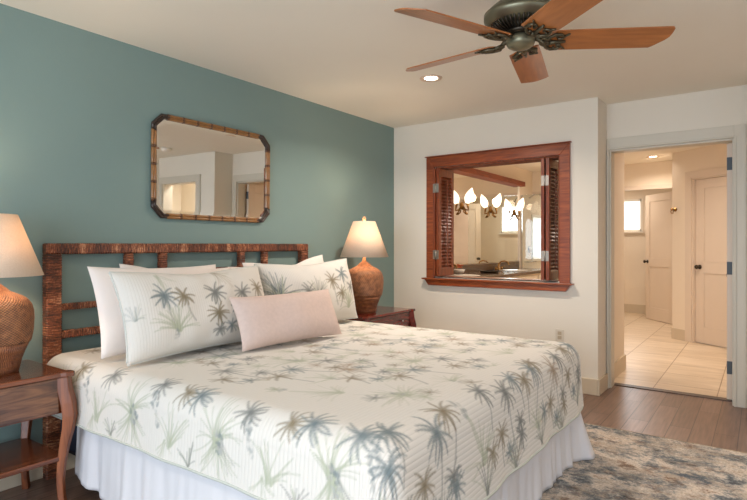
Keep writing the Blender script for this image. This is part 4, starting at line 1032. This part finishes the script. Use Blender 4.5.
tag(k.build('vent_ribs', DARKBR, fan), 'dark ribbed vents')
MB().lathe([(0.0, 2.202), (0.072, 2.202), (0.075, 2.192), (0.068, 2.180), (0.050, 2.176)], 40, cx=FX, cy=FY_).build('hub', DARKBR, fan)
MB().lathe([(0.045, 2.180), (0.058, 2.174), (0.064, 2.162), (0.064, 2.144), (0.058, 2.132), (0.040, 2.122), (0.015, 2.116), (0.0, 2.114)], 48, cx=FX, cy=FY_).build('switch_cap', BRONZE, fan)
# blade profile in local x (out), y (left looking out)
def blade_poly():
    pts = [(0.130, -0.071), (0.24, -0.073), (0.40, -0.074), (0.56, -0.075), (0.646, -0.075), (0.656, -0.062)]
    pts += [(0.658, -0.030), (0.656, -0.004), (0.644, 0.020), (0.608, 0.062), (0.594, 0.075)]
    pts += [(0.40, 0.074), (0.24, 0.073), (0.130, 0.071), (0.116, 0.04), (0.116, -0.04)]
    return pts
for i in range(5):
    a = math.radians(31.3+72*i)
    Rb = Matrix.Translation((FX, FY_, 2.118)) @ Matrix.Rotation(a, 4, 'Z') @ Matrix.Rotation(math.radians(-14), 4, 'X')
    me = MB().prism(blade_poly(), 0, 0.006)
    bo = me.build('fan_blade', BLADE, fan, loc=(0, 0, 0), bevel=0.0015)
    ML = Matrix.Translation((0, 0, -CEIL+2.152)) @ Matrix.Rotation(a, 4, 'Z') @ Matrix.Rotation(math.radians(-14), 4, 'X')
    bo.matrix_local = ML
    k = MB()
    k.tube([(0.055, 0, 0.022), (0.08, 0, 0.012), (0.105, 0, -0.008), (0.13, 0, -0.008)], [0.014, 0.012, 0.011, 0.012], 8)
    for sg in (-1, 1):
        k.tube([(0.105, 0, -0.008), (0.12, sg*0.035, -0.007), (0.145, sg*0.054, -0.006), (0.172, sg*0.052, -0.006), (0.188, sg*0.036, -0.006), (0.180, sg*0.020, -0.006), (0.162, sg*0.026, -0.006)], [0.009, 0.009, 0.008, 0.007, 0.006, 0.006, 0.008], 8)
        k.tube([(0.085, 0, 0.006), (0.095, sg*0.022, 0.0), (0.115, sg*0.03, -0.006), (0.13, sg*0.018, -0.008)], [0.006, 0.007, 0.006, 0.005], 7)
        k.tube([(0.186, sg*0.038, -0.006), (0.208, sg*0.056, -0.005)], [0.006, 0.004], 6)
    k.tube([(0.13, 0, -0.008), (0.16, 0, -0.007), (0.20, 0, -0.005)], [0.011, 0.009, 0.006], 8)
    for px_, py_ in ((0.155, 0.04), (0.155, -0.04), (0.192, 0)):
        k.lathe([(0.006, -0.010), (0.006, -0.002)], 10, cx=px_, cy=py_)
    ko = k.build('blade_iron', IRONM, fan, loc=(0, 0, 0)); ko.matrix_local = ML
